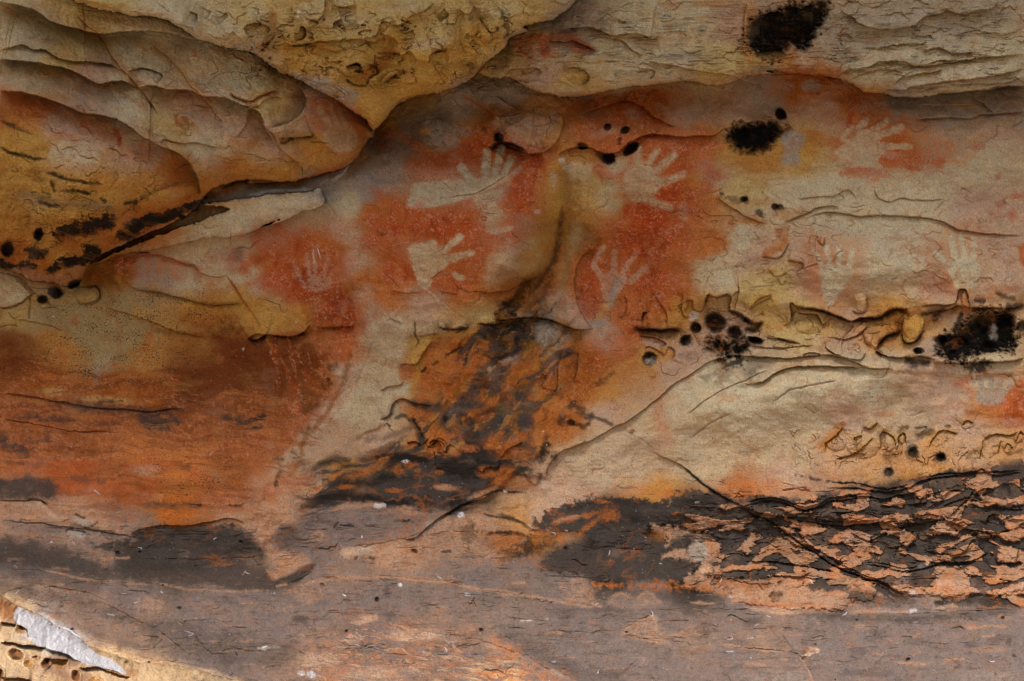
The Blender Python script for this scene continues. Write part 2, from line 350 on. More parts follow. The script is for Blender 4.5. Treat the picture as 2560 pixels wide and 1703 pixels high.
E('c', '1440,1290 1560,1370 1640,1420 1760,1460', .012, 40, 30, c='rust', a=.5)
# wedge, left edge of the bulge
L('b', '490,1240 485,1280 530,1350 580,1425', 'rust', 6, .7, n=.7, h=.006)
# pale shelf line through the middle (e,f,g)
for t, s, h in [('e', '1620,780 1680,740 1740,755', .02), ('f', '0,780 60,790 120,740 200,755 290,765 370,730 400,690', .03), ('f', '460,700 520,715 600,705 690,690', .02),
             ('f', '1240,700 1340,710 1440,700', .016), ('f', '930,640 1010,690', .006), ('f', '1480,465 1560,480 1660,465', .012), ('f', '1260,475 1370,485', .008), ('f', '940,465 1060,480 1130,478', .008),
             ('f', '1490,680 1600,685 1700,660 1829,645', .02), ('g', '0,650 130,640 240,635 350,655 450,690 540,715 640,720', .025),
             ('g', '0,470 80,460 160,420 230,385 310,350', .02)]:
    E(t, s, h, 30, 18, c='blk' if h > .012 else 'rust', w=3, a=.75)
E('g', '640,720 560,600 520,500 510,380 560,250 620,180', .02, 60, 60, c='rust', a=.15)
P('g', '640,150 560,260 520,400 500,520 540,620 640,660 700,600 690,420 650,280 700,170', h=-.03, f=22)
# knobbly shelf edge to the right
for t, s, h in [('g', '920,690 950,720 1000,705 1070,715 1140,705 1200,720', .03), ('g', '960,650 960,610 990,600', .02), ('g', '1370,580 1380,490 1440,500 1500,480 1540,500 1530,590 1600,620 1650,670 1740,680', .03),
             ('g', '1240,530 1290,530 1290,580 1350,590 1370,520 1400,480', .02), ('g', '1540,500 1590,460 1580,520 1560,600', .01),
             ('g', '1650,590 1720,510 1800,480', .012), ('g', '1230,490 1210,580 1240,650', .01), ('g', '1040,500 1110,600 1120,680', .012), ('g', '940,760 1050,770 1110,810 1060,830', .015), ('g', '1120,820 1170,850 1150,920', .012),
             ('g', '960,840 1000,830 1060,860 1100,890', .01), ('g', '840,500 850,560 830,630 790,640', .008),
             ('h', '260,690 310,660 300,560 320,545 350,570 500,590 600,620 700,660 760,640 880,650 940,600 1060,580 1080,640', .035), ('h', '340,600 420,610 480,620 510,680 540,660', .02),
             ('h', '700,670 720,700 640,770 740,750 820,690', .015), ('h', '850,850 920,770 1020,730', .03), ('h', '1040,640 1030,740 1050,800 1110,790 1170,700 1180,640', .03),
             ('h', '1150,625 1240,600 1330,590 1390,560 1450,570 1540,575 1640,570 1760,580 1829,560', .035), ('h', '530,790 550,850 640,900 760,920 800,860', .015), ('h', '850,850 900,880 1000,905 1160,900 1250,910', .02),
             ('h', '380,900 400,880 490,875 500,900', .012), ('h', '0,885 180,895 370,900 540,885 640,905 800,960 980,970', .02), ('h', '0,1070 130,1050 220,990 320,965 540,955 720,965 800,950', .022),
             ('h', '1230,930 1380,930 1600,930 1700,925 1829,905', .03), ('h', '140,765 240,780 300,790 370,820', .01), ('h', '20,820 200,835 330,830 460,825', .01), ('h', '780,720 790,800 830,820', .008),
             ('h', '700,590 740,605 800,590 800,500', .012), ('h', '120,240 180,250 240,240 290,150', .012), ('h', '290,260 380,270 390,310 340,340', .012), ('h', '380,320 400,310 480,290', .004), ('h', '160,330 200,370 240,370 290,340', .006),
             ('h', '1160,560 1250,550 1380,550 1400,460 1460,460 1480,560', .02), ('h', '30,590 80,550 180,490', .01), ('h', '210,380 240,430 280,400', .004), ('h', '480,100 490,150 520,170 530,110', .005),
             ('h', '190,1190 300,1110 420,1080 620,1050', .004), ('g', '1240,1270 1400,1150 1620,1050 1829,960', .005), ('g', '1260,1430 1400,1330 1550,1250', .003)]:
    E(t, s, h, 26, 16, c='rust' if h < .025 else 'blk', w=2.6, a=.75, g=.005)
E('g', '480,1510 640,1430 780,1345 870,1310 1000,1210 1130,1100 1270,1010 1420,915 1590,885 1829,895', .012, 50, 12, c='rust', w=2, a=.9)
E('j', '1000,640 1100,620 1220,515 1300,470 1420,410 1540,370 1620,320', .010, 40, 20, c='blk', w=2, a=.7)
E('k', '330,250 340,160 400,90 470,50 600,0', .015, 40, 25, c='rust', w=2.6, a=.7)
# big diagonal crack lower right
E('k', '1020,60 1100,105 1220,160 1300,230 1400,310 1500,370 1600,420 1680,480 1829,495', .010, 30, 40, c='blk', w=2, a=.8)
E('l', '0,430 60,480 180,530 300,620 400,690 520,770 640,830 800,890 900,930 1000,980 1080,1010', .012, 30, 40, c='blk', w=2, a=.8)
E('l', '0,430 150,485 300,500 420,500 560,525 740,525 870,510', .01, 30, 30, c='blk', a=.5)
E('f', '150,760 230,900 300,1010', .0, 20, 20, c='rust', a=.6); E('e', '1470,360 1590,520 1700,700', .004, 20, 20, c='rust', a=.9, w=3)
L('f', '780,150 900,230 1050,360 1200,480 1350,600 1430,670', 'tan', 4, .8, h=.003)
L('g', '780,1345 900,1410 1020,1490', 'tan', 4, .6, h=.002)
E('e', '780,385 900,450 1080,480 1250,530 1400,560 1560,545', .018, 60, 40, c='olive', a=.3)
E('e', '680,570 850,620 1000,680 1160,730 1330,780', .012, 40, 30, c='rust', a=.3)
E('e', '0,1140 150,1150 400,1185 640,1220 850,1235 1000,1245 1240,1225', .010, 60, 30, c='rust', a=.3)
E('e', '770,250 900,235 1060,240 1200,290 1280,300 1310,350 1400,375 1480,360', .012, 40, 25, c='red', a=.5)
E('e', '100,640 200,660 300,680 420,730', .006, 30, 20, a=.3)
E('e', '560,560 620,540 650,500 640,450 590,430', .012, 20, 25, c='rust', a=.4)
E('e', '0,565 60,570 150,540 220,470', .02, 50, 20, c='blk', a=.5)
E('f', '990,940 1050,940 1110,940 1140,870 1200,790', .015, 25, 20, c='blk', a=.7); E('f', '1050,770 1120,760 1240,740', .01, 25, 15, c='rust', a=.5)
E('f', '860,1305 920,1280 950,1200 1010,1170 1080,1200 1200,1215', .015, 30, 20, c='blk', a=.8)
E('f', '870,1110 930,1080 990,1080 1000,1050', .012, 25, 15, c='rust', a=.5)
L('f', '830,760 780,900 740,1000 680,1110 600,1190 520,1280', 'rust', 3, .6, h=.004)
E('e', '0,1300 200,1330 400,1370 640,1385 800,1400', .006, 30, 20, c='tan', a=.5)
LS = .3
# orange arch above the dusty base
E('i', '860,600 940,570 1050,560 1250,550 1400,520 1500,500 1600,540', .03, 60, 30, a=.3)
E('i', '0,520 300,540 700,600 860,620 900,660', .015, 50, 30, a=.2)
E('i', '0,390 150,385 260,385 330,420', .02, 30, 30, c='blk', a=.5)
for s in ['0,830 300,850 500,880 640,910 820,925 1000,935 1200,955 1500,975', '640,770 860,765 1100,770 1500,770', '1500,770 1680,755', '1400,825 1580,815 1730,810',
          '0,1000 200,940 420,960 620,1010', '620,1030 760,1100 900,1170 1050,1250 1250,1400', '1180,1070 1380,1090 1480,1110', '1560,1060 1700,1055', '1200,1240 1270,1260 1290,1300 1400,1400', '1500,1340 1650,1380 1740,1360 1829,1330', '560,1330 700,1370 900,1400 1500,1500']:
    E('i', s, .008, 40, 25, a=.35, w=2)
for s in ['320,480 450,465 620,400 900,390', '500,470 700,455 900,470', '640,690 900,660 1100,600 1250,520', '250,980 400,920 560,890 800,880 1050,885 1300,920 1500,970 1829,1000',
          '180,945 350,900 450,790', '100,1360 180,1330 260,1340 340,1380 380,1410', '700,1200 900,1190 1100,1220 1250,1260 1500,1290 1700,1360 1829,1420', '560,1290 700,1340 900,1330 1080,1310', '700,1320 900,1380 1200,1400', '1100,1060 1300,1080', '1460,1400 1600,1360', '900,1070 920,1140', '560,540 590,525 600,545 650,550']:
    E('j', s, .007, 30, 20, a=.35, w=2)
for s in ['0,1260 100,1300 240,1420 400,1540', '300,1240 600,1250 800,1240', '800,1240 900,1190 1000,1140 1080,1120', '850,1270 950,1290 1100,1300', '740,1060 770,1010 830,990 890,1020', '910,1030 950,995 1010,990 1070,1030', '860,1090 1100,1100 1300,1095 1829,1100', '1350,1080 1500,1060', '1400,1340 1600,1350 1829,1360', '0,1210 200,1220']:
    E('k', s, .007, 30, 20, a=.3, w=2)
for s in ['0,1350 300,1370 400,1420', '370,1400 420,1480 460,1560', '700,1225 780,1215', '1080,1275 1160,1275', '1540,1210 1700,1220 1829,1180', '0,1480 200,1480', '1450,1170 1490,1165 1500,1185', '600,1130 900,1130 1300,1120 1829,1085', '1400,1210 1440,1230']:
    E('l', s, .007, 30, 20, a=.3, w=2)
E('k', '400,680 500,670 640,700 760,690 900,710 1100,700', .008, 40, 30, a=.3); E('k', '280,830 600,900 860,950 1100,970 1300,985', .006, 40, 30, a=.2)
LS = 1.
# ------------------------------------------------------------------ colours of the stone: broad zones, with lilac-grey shade under ledges painted in
BASE = '''50,60 S;200,25 SY;330,110 S;420,50 S;500,110 S;620,30 SY;700,130 YO;820,50 SY;900,130 YO;1010,40 SY;1080,110 YO;1200,40 SY;1150,150 SY;800,220 YO;950,230 YO;880,280 YO;1000,180 YO
1330,40 SM;1450,40 S;1600,50 S;1700,60 SP;1950,90 SM;2100,40 SM;2250,40 SM;2100,140 S;2300,120 S;2200,190 S;1400,130 S;1550,130 S;1650,160 SY;1250,160 SP;1330,190 SY;2000,180 S;1450,185 S
60,120 S;150,130 SY;60,190 ST;200,180 SP;300,230 S;380,300 SY;450,250 SP;550,220 S;620,240 SY;560,300 SP;640,340 SP;480,340 S;560,400 SO;640,400 YO;720,230 SP;760,280 SP;800,330 SO;720,350 SO
60,260 RO;150,290 SP;250,310 SP;180,370 SP;330,350 SP;400,400 SO;60,330 YO;200,420 SO;350,440 SO;440,440 SO;60,450 BR;150,480 YO;250,470 SO;320,500 OR;100,560 YO;60,590 OR;200,580 YO
640,480 S;560,520 S;480,560 S;700,470 S;740,440 GY;520,590 SP;640,540 SP
950,300 GR;880,340 GR;1050,230 SL;1150,220 SL;1000,280 GR;1150,270 BR;1230,300 SO;1100,330 RO;900,390 SL;980,400 RO;850,430 SL;800,470 S;870,510 RO;780,540 SP;1060,430 S;1000,440 S;1130,440 S
1180,330 RO;1230,370 RO;1250,430 RO;1300,400 SO;1330,420 SY;1200,450 RO;1150,520 S;1050,500 RO;950,500 RO;880,490 RO;1000,540 RO;1240,500 RO;1280,520 BR;1330,480 SO;1400,460 S;1450,400 S
1350,250 RO;1420,270 OR;1500,240 OR;1600,250 SP;1700,240 SP;1750,220 SL;1850,200 OR;1900,250 SP;1980,230 OR;2080,240 SL;2200,250 SL;2320,250 SL;2050,330 RO;2150,330 SP;2300,320 SP;2250,380 S;2330,400 S
1400,320 RO;1500,320 RO;1600,330 RO;1650,400 SP;1700,340 SO;1750,370 SO;1850,350 YO;1900,400 S;1980,380 S;1560,420 RO;1600,470 RO;1700,430 SY;1800,440 S;1950,460 S;2100,440 S;2250,480 SP;2330,480 SP;2050,550 S;2200,560 S;1950,540 S;1880,600 SP
1450,520 RO;1400,560 RO;1500,560 DR;1400,620 RO;1480,640 RO;1560,580 RO;1560,660 RO;1640,560 RO;1700,560 S;1760,590 SP;1650,620 S;1350,560 BR;1280,580 RO;1300,640 RO;1350,720 SP;1200,600 S;1220,560 S
2100,620 S;2000,610 S;2230,620 S;2330,600 SP;2180,640 SP;1800,640 SY;1900,660 SP;1750,690 SY;1850,740 SY;1950,750 SP;2050,740 SO;1700,740 SP;1650,760 SP
250,630 BR;330,640 SP;450,640 S;550,620 S;620,600 RO;700,570 RO;760,560 RO;700,650 DR;820,600 SP;600,660 SP;560,690 YO;480,700 SO;300,690 GL;200,700 GL;100,720 GL;60,690 SY;200,760 GL;300,770 GL;130,800 SO;50,820 OB;250,830 GL;350,820 SO;450,800 SO;500,760 OB;600,740 SO;680,720 SO;780,720 DR;850,660 RO;900,600 RO
950,620 RO;980,580 S;1050,600 RO;1100,640 RO;900,680 RO;980,700 SP;1080,690 RO;1150,650 RO;860,740 SP;820,800 RO;880,800 ST;930,760 ST;1000,760 ST;1090,720 SY
100,880 OR;250,880 OR;350,900 OR;450,870 OB;550,820 OB;650,800 OB;700,850 OB;600,900 OB;500,940 OQ;400,960 OQ;200,950 OQ;60,930 OQ;700,930 OQ;760,870 OR;800,860 SP;850,880 ST;820,960 ST;900,950 ST;760,1000 SP;850,1010 SP;930,900 S
1000,800 SO;1050,800 OR;1000,870 OR;1080,850 OR;950,940 OR;1150,800 BR;1200,850 OR;1250,750 GR;1300,780 BR;1280,860 OR;1350,830 OR;1330,900 OR;1400,770 SP;1450,700 RO;1440,760 RO;1500,700 RO;1560,720 SO;1400,900 SO;1480,850 SO;1550,860 SP;1600,820 SP;1380,950 SP;1300,960 OR;1100,950 OR;1050,1000 OR
60,1010 OQ;200,1010 OQ;350,1040 RO;440,1080 RO;550,1040 OQ;650,1000 OQ;500,1120 OQ;300,1130 OQ;200,1080 OQ;400,1180 OR;600,1150 OQ;550,1200 TN;700,1080 SP;680,1150 TN;650,1220 TN;800,1080 SO;900,1080 SO;1000,1060 OR
1650,850 S;1700,900 S;1600,900 S;1850,900 S;2000,880 S;2150,880 SP;2280,880 S;1550,950 ST;1500,1000 ST;1400,1020 ST;1700,970 S;1850,960 S;1750,1030 ST;1850,1050 ST;1350,1080 ST;1300,1130 SP;1450,1080 ST;1550,1050 ST;1250,1180 SP;1650,1080 ST;1500,1130 SO;1900,1050 SP;1800,1100 SP;1700,1130 OR;1900,1100 TN
2000,1000 ST;2100,970 ST;2200,960 SP;2300,930 RO;2340,960 RO;2050,1050 SO;2150,1060 SO;2250,1020 SP;2330,1030 SO;1950,950 SP
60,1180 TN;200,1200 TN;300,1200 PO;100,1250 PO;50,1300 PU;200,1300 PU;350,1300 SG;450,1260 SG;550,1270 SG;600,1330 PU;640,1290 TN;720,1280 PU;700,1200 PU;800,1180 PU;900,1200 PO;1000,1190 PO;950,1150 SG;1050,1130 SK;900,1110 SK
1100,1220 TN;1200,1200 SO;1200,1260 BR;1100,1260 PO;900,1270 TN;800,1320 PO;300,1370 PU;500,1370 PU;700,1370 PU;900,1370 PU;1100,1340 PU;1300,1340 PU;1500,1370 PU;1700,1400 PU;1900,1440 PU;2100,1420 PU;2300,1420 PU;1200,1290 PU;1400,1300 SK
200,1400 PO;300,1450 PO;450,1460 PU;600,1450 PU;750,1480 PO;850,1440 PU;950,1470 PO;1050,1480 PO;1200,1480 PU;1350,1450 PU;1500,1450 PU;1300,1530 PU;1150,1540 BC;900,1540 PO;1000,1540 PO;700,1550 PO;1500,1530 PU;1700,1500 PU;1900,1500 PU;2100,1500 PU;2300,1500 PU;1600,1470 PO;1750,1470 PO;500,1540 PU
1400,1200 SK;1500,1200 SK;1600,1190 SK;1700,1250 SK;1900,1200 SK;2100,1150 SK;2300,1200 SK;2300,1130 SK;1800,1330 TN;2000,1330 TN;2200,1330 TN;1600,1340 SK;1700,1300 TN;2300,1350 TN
20,1400 BC;100,1460 WH;50,1500 BC;150,1540 TN;250,1540 BC;350,1560 BC'''
bp_ = []
for w in BASE.replace('\n', ';').split(';'):
    a_, c_ = w.split(); x_, y_ = a_.split(','); bp_.append((float(x_) * 2560 / 2357, float(y_) * 2560 / 2357, *np.sqrt(PAL[c_])))
bp_ = np.array(bp_, F)
# interpolate on a coarse lattice, then read it through the rock's own warp
gx_ = np.arange(-800, 3400, 16, dtype=F); gy_ = np.arange(-500, 2200, 16, dtype=F); GXX, GYY = np.meshgrid(gx_, gy_)
num = np.zeros(GXX.shape + (3,), F); den = np.zeros(GXX.shape, F)
for x_, y_, *c_ in bp_:
    w_ = 1 / (((GXX - x_)**2 * .8 + (GYY - y_)**2 * 1.3) / 1000 + .25)**2.2
    den += w_; num += w_[..., None] * np.array(c_, F)
lat = num / den[..., None]
xs = np.clip((U + 34 * N['w1'] + 16 * N['m1'] + 5 * N['f1'] - gx_[0]) / 16, 0, len(gx_) - 1.01); ys = np.clip((V + 26 * N['w2'] + 13 * N['m2'] + 4 * N['f1'] - gy_[0]) / 16, 0, len(gy_) - 1.01)
xi_ = xs.astype(int); yi_ = ys.astype(int); fx_ = (xs - xi_)[..., None]; fy_ = (ys - yi_)[..., None]
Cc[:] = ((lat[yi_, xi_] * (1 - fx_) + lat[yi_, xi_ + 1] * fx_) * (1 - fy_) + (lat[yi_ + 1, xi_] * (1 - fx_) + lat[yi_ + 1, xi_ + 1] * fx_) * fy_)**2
# ------------------------------------------------------------------ tile a: stacked slabs
P('a', '0,1010 100,960 250,1020 400,1060 600,1090 760,1110 900,1180 1100,1200 1290,1180 1310,1290 1150,1370 900,1420 750,1480 700,1600 -60,1700', 'YO', .5, 40, 60, tex=.3)
P('a', '0,1090 200,1150 500,1200 700,1230 720,1380 400,1400 100,1360 0,1340', 'YO', .6, 30, 50)
P('a', '100,1250 400,1290 700,1330 730,1380 400,1350 100,1300', 'GR', .6, 14, 20)
P('a', '900,1430 1100,1370 1290,1300 1290,1240 1100,1330 850,1420', 'OR', .9, 14, 20)
G('a', '250,690,160,60,8 560,810,60,80 700,860,120,60,20 480,740,90,40 150,660,120,40,20 430,890,110,26,14', 'RO', a=.6)
G('a', '1450,1070,140,60,20 1130,1100,100,120,30 900,1000,160,60,0 40,600,60,60 1180,1180,80,80', 'RD', a=.3)
L('a', '1268,312 1275,345 1285,378', 'red', 15, .7); L('a', '770,815 765,860 780,900 775,970', 'red', 17, .85); L('a', '560,790 545,835', 'red', 22, .6)
P('a', '330,930 480,920 620,980 630,1060 500,1080 330,1060', 'S', .55, 8, 20)
G('a', '1700,360,150,90,20 1250,310,90,60', 'SL', a=.5); G('a', '50,90,120,70 350,250,80,40', 'S', a=.6)
for s in ['0,785 60,810 150,850 220,885', '0,955 60,985 200,1030 300,1040', '300,1130 430,1165 520,1185 620,1200 680,1212', '390,1245 480,1250 560,1258 600,1275', '650,1290 700,1330', '340,1180 350,1210 360,1260', '800,1330 860,1330 900,1310', '1440,1230 1540,1200 1660,1185 1829,1190', '240,1310 400,1350']:
    L('a', s, 'BK', 11, .85, 1.8, n=.9, h=.004)
P('a', '770,1568 800,1460 900,1420 1100,1370 1290,1310 1340,1265 1300,1360 1150,1430 950,1490 870,1568', 'SK', .95, 5, 14, ns='f1', tex=.2)
P('a', '360,1510 500,1480 620,1440 740,1430 745,1480 620,1540 400,1590 350,1550', 'SK', .95, 5, 20, ns='f1', tex=.2)
P('a', '1390,1290 1450,1240 1540,1225 1545,1260 1450,1285', 'OR', .9, 5)
P('a', '1560,1240 1700,1215 1829,1205 1829,1250 1700,1280 1560,1300 1400,1330 1260,1380 1300,1330', 'GY', .9, 6, 10, tex=.3); L('a', '1600,1290 1750,1265 1829,1245', 'WH', 9, .6, n=.8)
O('a', '250,1535,32,38', .05, 'BK', name='hollow', lab='small black round hollow on the ochre bulge')
for s in ['480,60 520,110 600,190 640,222 720,350 800,450 910,572 1000,690', '960,250 1050,340 1150,430 1250,560 1320,625 1400,730', '1150,740 1160,820 1260,830 1270,800', '650,1060 700,1000 760,980']:
    L('a', s, 'SO', 30, .5, 2, n=.8); 
for s in ['1150,740 1160,800 1200,830', '1190,760 1230,810 1270,800', '1500,610 1560,640 1640,655 1700,630 1829,600', '1600,680 1700,690']:
    L('a', s, 'OR', 12, .7, 2, n=.8, h=.006)
O('a', '1205,800,60,45,20', .014, None); B('a', '940,500,110,55,5', .015); B('a', '1200,660,70,60 1000,620,70,60', .012)
# ------------------------------------------------------------------ tile b/c top: ochre block and the pale slab
G('b', '130,230,60,80 60,180,60,60 350,200,60,40 830,430,150,60,-35 700,540,120,40,10 950,350,60,40 1480,60,40,110 1400,250,30,110 1430,440,90,60 250,500,200,30,20', 'BR', a=.45)
G('b', '830,440,110,36,-40 920,340,50,30 160,130,26,90 100,300,40,30', 'OR', a=.6)
G('b', '420,60,90,60 1000,40,140,50 650,140,140,60 1620,60,120,60 560,10,120,40 60,60,80,70 1200,280,160,40,-10', 'S', a=.6)
for s in ['640,435 700,415 740,440', '780,460 820,430 850,470 800,500 770,560', '290,300 420,285', '940,350 1000,355', '1020,440 1030,480', '880,540 980,480', '1210,345 1300,330', '90,300 130,290 120,320', '90,340 180,230', '690,465 760,470', '640,520 700,560 780,560', '575,630 620,660']:
    L('b', s, 'BK', 8, .8, 2, n=1.2, h=.003)
G('b', '1665,85,22,26 1710,100,14 1670,170,36,24 1440,230,14,20 1455,120,16 1300,140,10,30 1450,260,10 1700,200,14 1625,190,14 500,130,10 1020,465,18,16', 'BK', a=.75, n=1.6, ns='f1')
P('b', '230,455 330,480 450,500 570,545 680,580 730,620 700,680 690,720 640,690 570,640 440,580 330,520', 'GY', .85, 5, 14, tex=.4)
for s in ['350,500 450,540 520,560', '540,560 620,600 650,650', '600,590 560,620 640,640', '400,540 470,560']: L('b', s, 'GR', 4, .7, h=.004)
G('b', '330,90,14,30', 'WH', a=.5, n=1)
P('c', '100,260 180,230 380,210 560,250 650,310 640,340 560,350 440,320 360,400 300,420 160,370', 'RD', .75, 8, 14, tex=.5)
P('c', '380,250 450,235 560,260 660,320 640,335 500,285', 'DR', .6, 5, 8)
for s in ['270,370 265,310 22', '400,400 390,330 30', '330,400 325,330 20']: pass
hand('c', '240,370 330,380 440,330 450,400 400,460 260,430', ['270,380 262,300 22', '390,380 385,300 26', '440,370 430,310 20'], 'S', .6, 'faint pale hand stencil on red under the ochre block')
G('c', '530,490,90,50,25 690,400,50,26 540,380,60,40', 'YO', a=.5); G('c', '30,420,40,80,40 250,180,140,30,-20 90,270,40,60', 'PU', a=.55)
G('c', '430,90,160,60,-30 600,60,120,60 1300,380,200,40,5 1000,300,140,30', 'SL', a=.5); G('c', '1140,190,16,40 1210,210,14,26 1660,60,50,60 1630,350,40,60 1420,20,120,20', 'SO', a=.6)
G('c', '1100,490,160,30 800,500,120,60 480,590,160,30 950,430,200,30', 'S', a=.5)
# sooty nest of hollows in the pale slab (tile d)
P('d', '30,150 100,100 240,60 300,20 400,30 480,10 550,30 540,90 500,160 470,220 430,290 380,320 300,290 240,370 140,380 60,340 20,280 20,200', 'BK', 1, 12, 22, ns='f1', h=-.05, pid=part('sooty_hollow', 'large soot-black cluster of hollows in the pale slab'), tex=.12)
G('d', '150,165,16,20 270,190,34,20 380,230,12,24 150,285,45,6,0', 'BR', a=.2, n=1.2, ns='f1')
O('d', '150,165,30,30 330,70,30,30 400,120,40,40 480,80,30,36 300,130,40,30 380,220,30,40 130,300,60,14 240,250,60,16', .012, None, rim=.01)
G('d', '200,390,140,40 60,390,60,40', 'YO', a=.6); G('d', '160,40,70,40 590,230,60,60', 'SL', a=.6); G('d', '400,380,70,60', 'SP', a=.7)
L('d', '70,20 30,120 10,220 20,330 60,400', 'SO', 26, .6, 2, n=.8)
# ------------------------------------------------------------------ central red panels
P('b', '950,880 1080,900 1180,980 1290,1000 1450,930 1560,860 1640,900 1829,985 1829,1700 1400,1640 800,1640 780,1500 850,1400 860,1260 1040,1260 1060,1180 1000,1100 1020,1030 1180,1060', 'RD', .72, 34, 60, tex=.45)
G('b', '1400,1020,220,70,-10 1560,940,120,50 1700,960,90,50', 'RD', a=.9, n=.6); G('b', '1560,1510,320,60 1250,1480,200,60 1780,1300,60,150', 'RD', a=.75)
G('b', '900,850,40,40 880,930,60,70', 'DR', a=.6)
P('b', '1000,700 1150,660 1180,780 1140,830 1180,920 1050,900 960,860', 'GR', .4, 12, 24)  # grey patch paints the shade inside the arch
P('b', '1150,820 1250,790 1430,850 1440,880 1380,930 1300,980 1230,990 1160,950 1190,900', 'GY', .75, 8, 24, tex=.5)
L('b', '1150,960 1230,995 1300,990 1330,960', 'SO', 10, .6, n=.8); G('b', '1170,850,40,26', 'SO', a=.6)
G('b', '1100,680,200,50,-10', 'PU', a=.3); G('b', '1540,600,200,50,20 1760,620,90,60', 'SL', a=.5)  # soft blotches paint shade under the block and its arch
L('b', '1380,620 1500,680 1600,740 1600,800 1520,840', 'OR', 16, .5, n=.8)
P('c', '0,770 200,730 400,740 430,800 410,900 330,980 230,1000 130,960 60,880', 'SP', .7, 12, 20, tex=.4); G('c', '360,930,70,60 420,830,40,80', 'SO', a=.6); G('c', '190,830,120,50,20', 'SL', a=.6)
G('b', '1540,840,30,24', 'SK', a=.6, n=1); O('b', '1640,895,30,36,-20', .03, 'BK', name='hollow', lab='small dark hollow above the bright central hand stencil')
L('b', '1560,980 1600,950 1650,930 1740,950 1829,985', 'BK', 11, .9, n=.5, h=.006); L('c', '0,920 60,950 130,975 230,1000', 'BK', 10, .8, n=.5)
hand('b', '1040,1350 1060,1280 1090,1200 1220,1185 1420,1175 1500,1165 1620,1150 1700,1145 1690,1185 1560,1235 1450,1285 1330,1325 1150,1362',
     ['1480,1200 1430,1140 1392,1088 23', '1550,1160 1556,990 28', '1600,1160 1630,1060 1658,970 25', '1680,1120 1722,1030 24', '1600,1190 1700,1165 1745,1130 1782,1104 18'], 'S', .92, 'bright pale hand and forearm stencil at the centre, fingers spread upward', f=5, tex=.2)
G('b', '1130,1150,160,60 1300,1200,120,40 930,1100,100,100', 'SP', a=.5)
hand('b', '1480,1290 1680,1225 1700,1270 1660,1380 1690,1470 1560,1490 1560,1420 1520,1370', [], 'HM', .8, 'short pale wrist stencil below the bright central hand', tex=.5)
hand('b', '850,1200 960,1160 980,1220 900,1260', ['860,1180 850,1060 18', '900,1160 900,1020 18', '940,1150 950,1010 20', '975,1160 1000,1060 16'], 'SL', .45, 'very faint grey hand stencil left of the bright central hand')
G('b', '1800,1480,100,80 1650,1480,100,30', 'SP', a=.4)
B('b', '1425,1445,26,20 870,1510,40,30 1545,1425,18,16', .012); L('b', '840,1490 870,1530 900,1520', 'olive', 10, .6)
# tile c
P('c', '60,990 250,990 330,1060 250,1180 260,1270 180,1400 60,1380 40,1240 100,1130 160,1080', 'RD', .85, 12, 30, tex=.3)
P('c', '560,700 820,620 900,640 1100,760 1400,880 1200,880 1000,870 860,940 800,980 700,1000 560,960 520,860', 'RD', .62, 16, 40, tex=.5)
P('c', '500,760 700,690 860,640 850,680 700,760 520,800', 'OR', .8, 8, 16); G('c', '1200,640,130,70,10 950,620,120,50', 'OR', a=.5); G('c', '900,740,60,40,30 1140,750,120,30,35 720,860,140,30,-10', 'SP', a=.5)
G('c', '560,640,140,30,10 600,740,60,30', 'PU', a=.6)
P('c', '640,1060 760,1110 900,1100 930,1150 840,1180 780,1160 700,1180 650,1140', 'RD', .7, 8, 20, tex=.3)
P('c', '960,900 1380,900 1450,1000 1440,1180 1350,1300 1280,1568 1180,1568 900,1568 830,1480 830,1340 1060,1360 1130,1340 1040,1270 1090,1200 1050,1080 1000,1000 960,960', 'RD', .7, 18, 50, tex=.45)
P('c', '1090,1210 1180,1200 1210,1280 1160,1360 1060,1320 1040,1270', 'RD', .9, 7, 12); P('c', '840,1330 1000,1330 1120,1370 1150,1440 1050,1500 900,1500 830,1420', 'RD', .95, 8, 20)
P('c', '440,1080 560,1060 620,1080 610,1160 500,1170 440,1120', 'S', .8, 6, 20); P('c', '440,1010 610,990 600,1040 460,1060', 'SO', .7, 6, 14)
P('c', '640,1200 840,1180 920,1260 900,1330 760,1360 660,1330 560,1380 470,1300 500,1220', 'SY', .4, 16, 40)
hand('c', '860,1110 960,1070 1060,1150 1075,1200 1030,1270 940,1320 880,1300 840,1200', ['950,1110 925,1040 935,970 24', '1000,1110 1000,1060 1060,980 20', '1040,1120 1160,1015 25', '1080,1190 1150,1170 1225,1138 24', '960,1290 1050,1330 1140,1350 24'], 'HM', .8, 'pale ochre hand stencil leaning right, beneath a row of black hollows', f=7, tex=.35, halo='RD', hr=34, ha=.6)
L('c', '1220,1330 1225,1400 1215,1450', 'SP', 34, .6, 1.5)
L('c', '380,1130 385,1190 375,1240', 'WH', 20, .5, n=.7); G('c', '430,1050,24,14 270,1385,24,16 1155,1015,10', 'WH', a=.6, n=1)
for s, l in [('730,828,24,26', 'small round black hollow, top left of the row over the ochre hand'), ('845,845,36,22,-35', 'slanting black hollow, top right of the row over the ochre hand'), ('560,955,34,22,10', 'flat black hollow, far left of the row over the ochre hand'),
             ('735,1040,48,40,20', 'widest black hollow, lowest of the row over the ochre hand'), ('880,970,66,32,-35', 'long slanting black hollow beside the ochre hand fingers')]:
    O('c', s, .06, 'BK', name='hollow', lab=l, halo=1.35)
P('c', '640,980 720,1000 700,1060', 'BK', .7, 5, 6); L('c', '815,895 800,930 810,950', 'BK', 14, .7, n=1)
G('c', '1480,1265,22,16', 'SK', a=.8, n=1, ns='f1'); O('c', '1625,1308,26,20 1820,1350,22,20', .02, 'BK', .9, name='hollow', lab='')
G('c', '1560,1310,60,20,20 1720,1390,24,20', 'SK', a=.6, n=1.2, ns='f1')
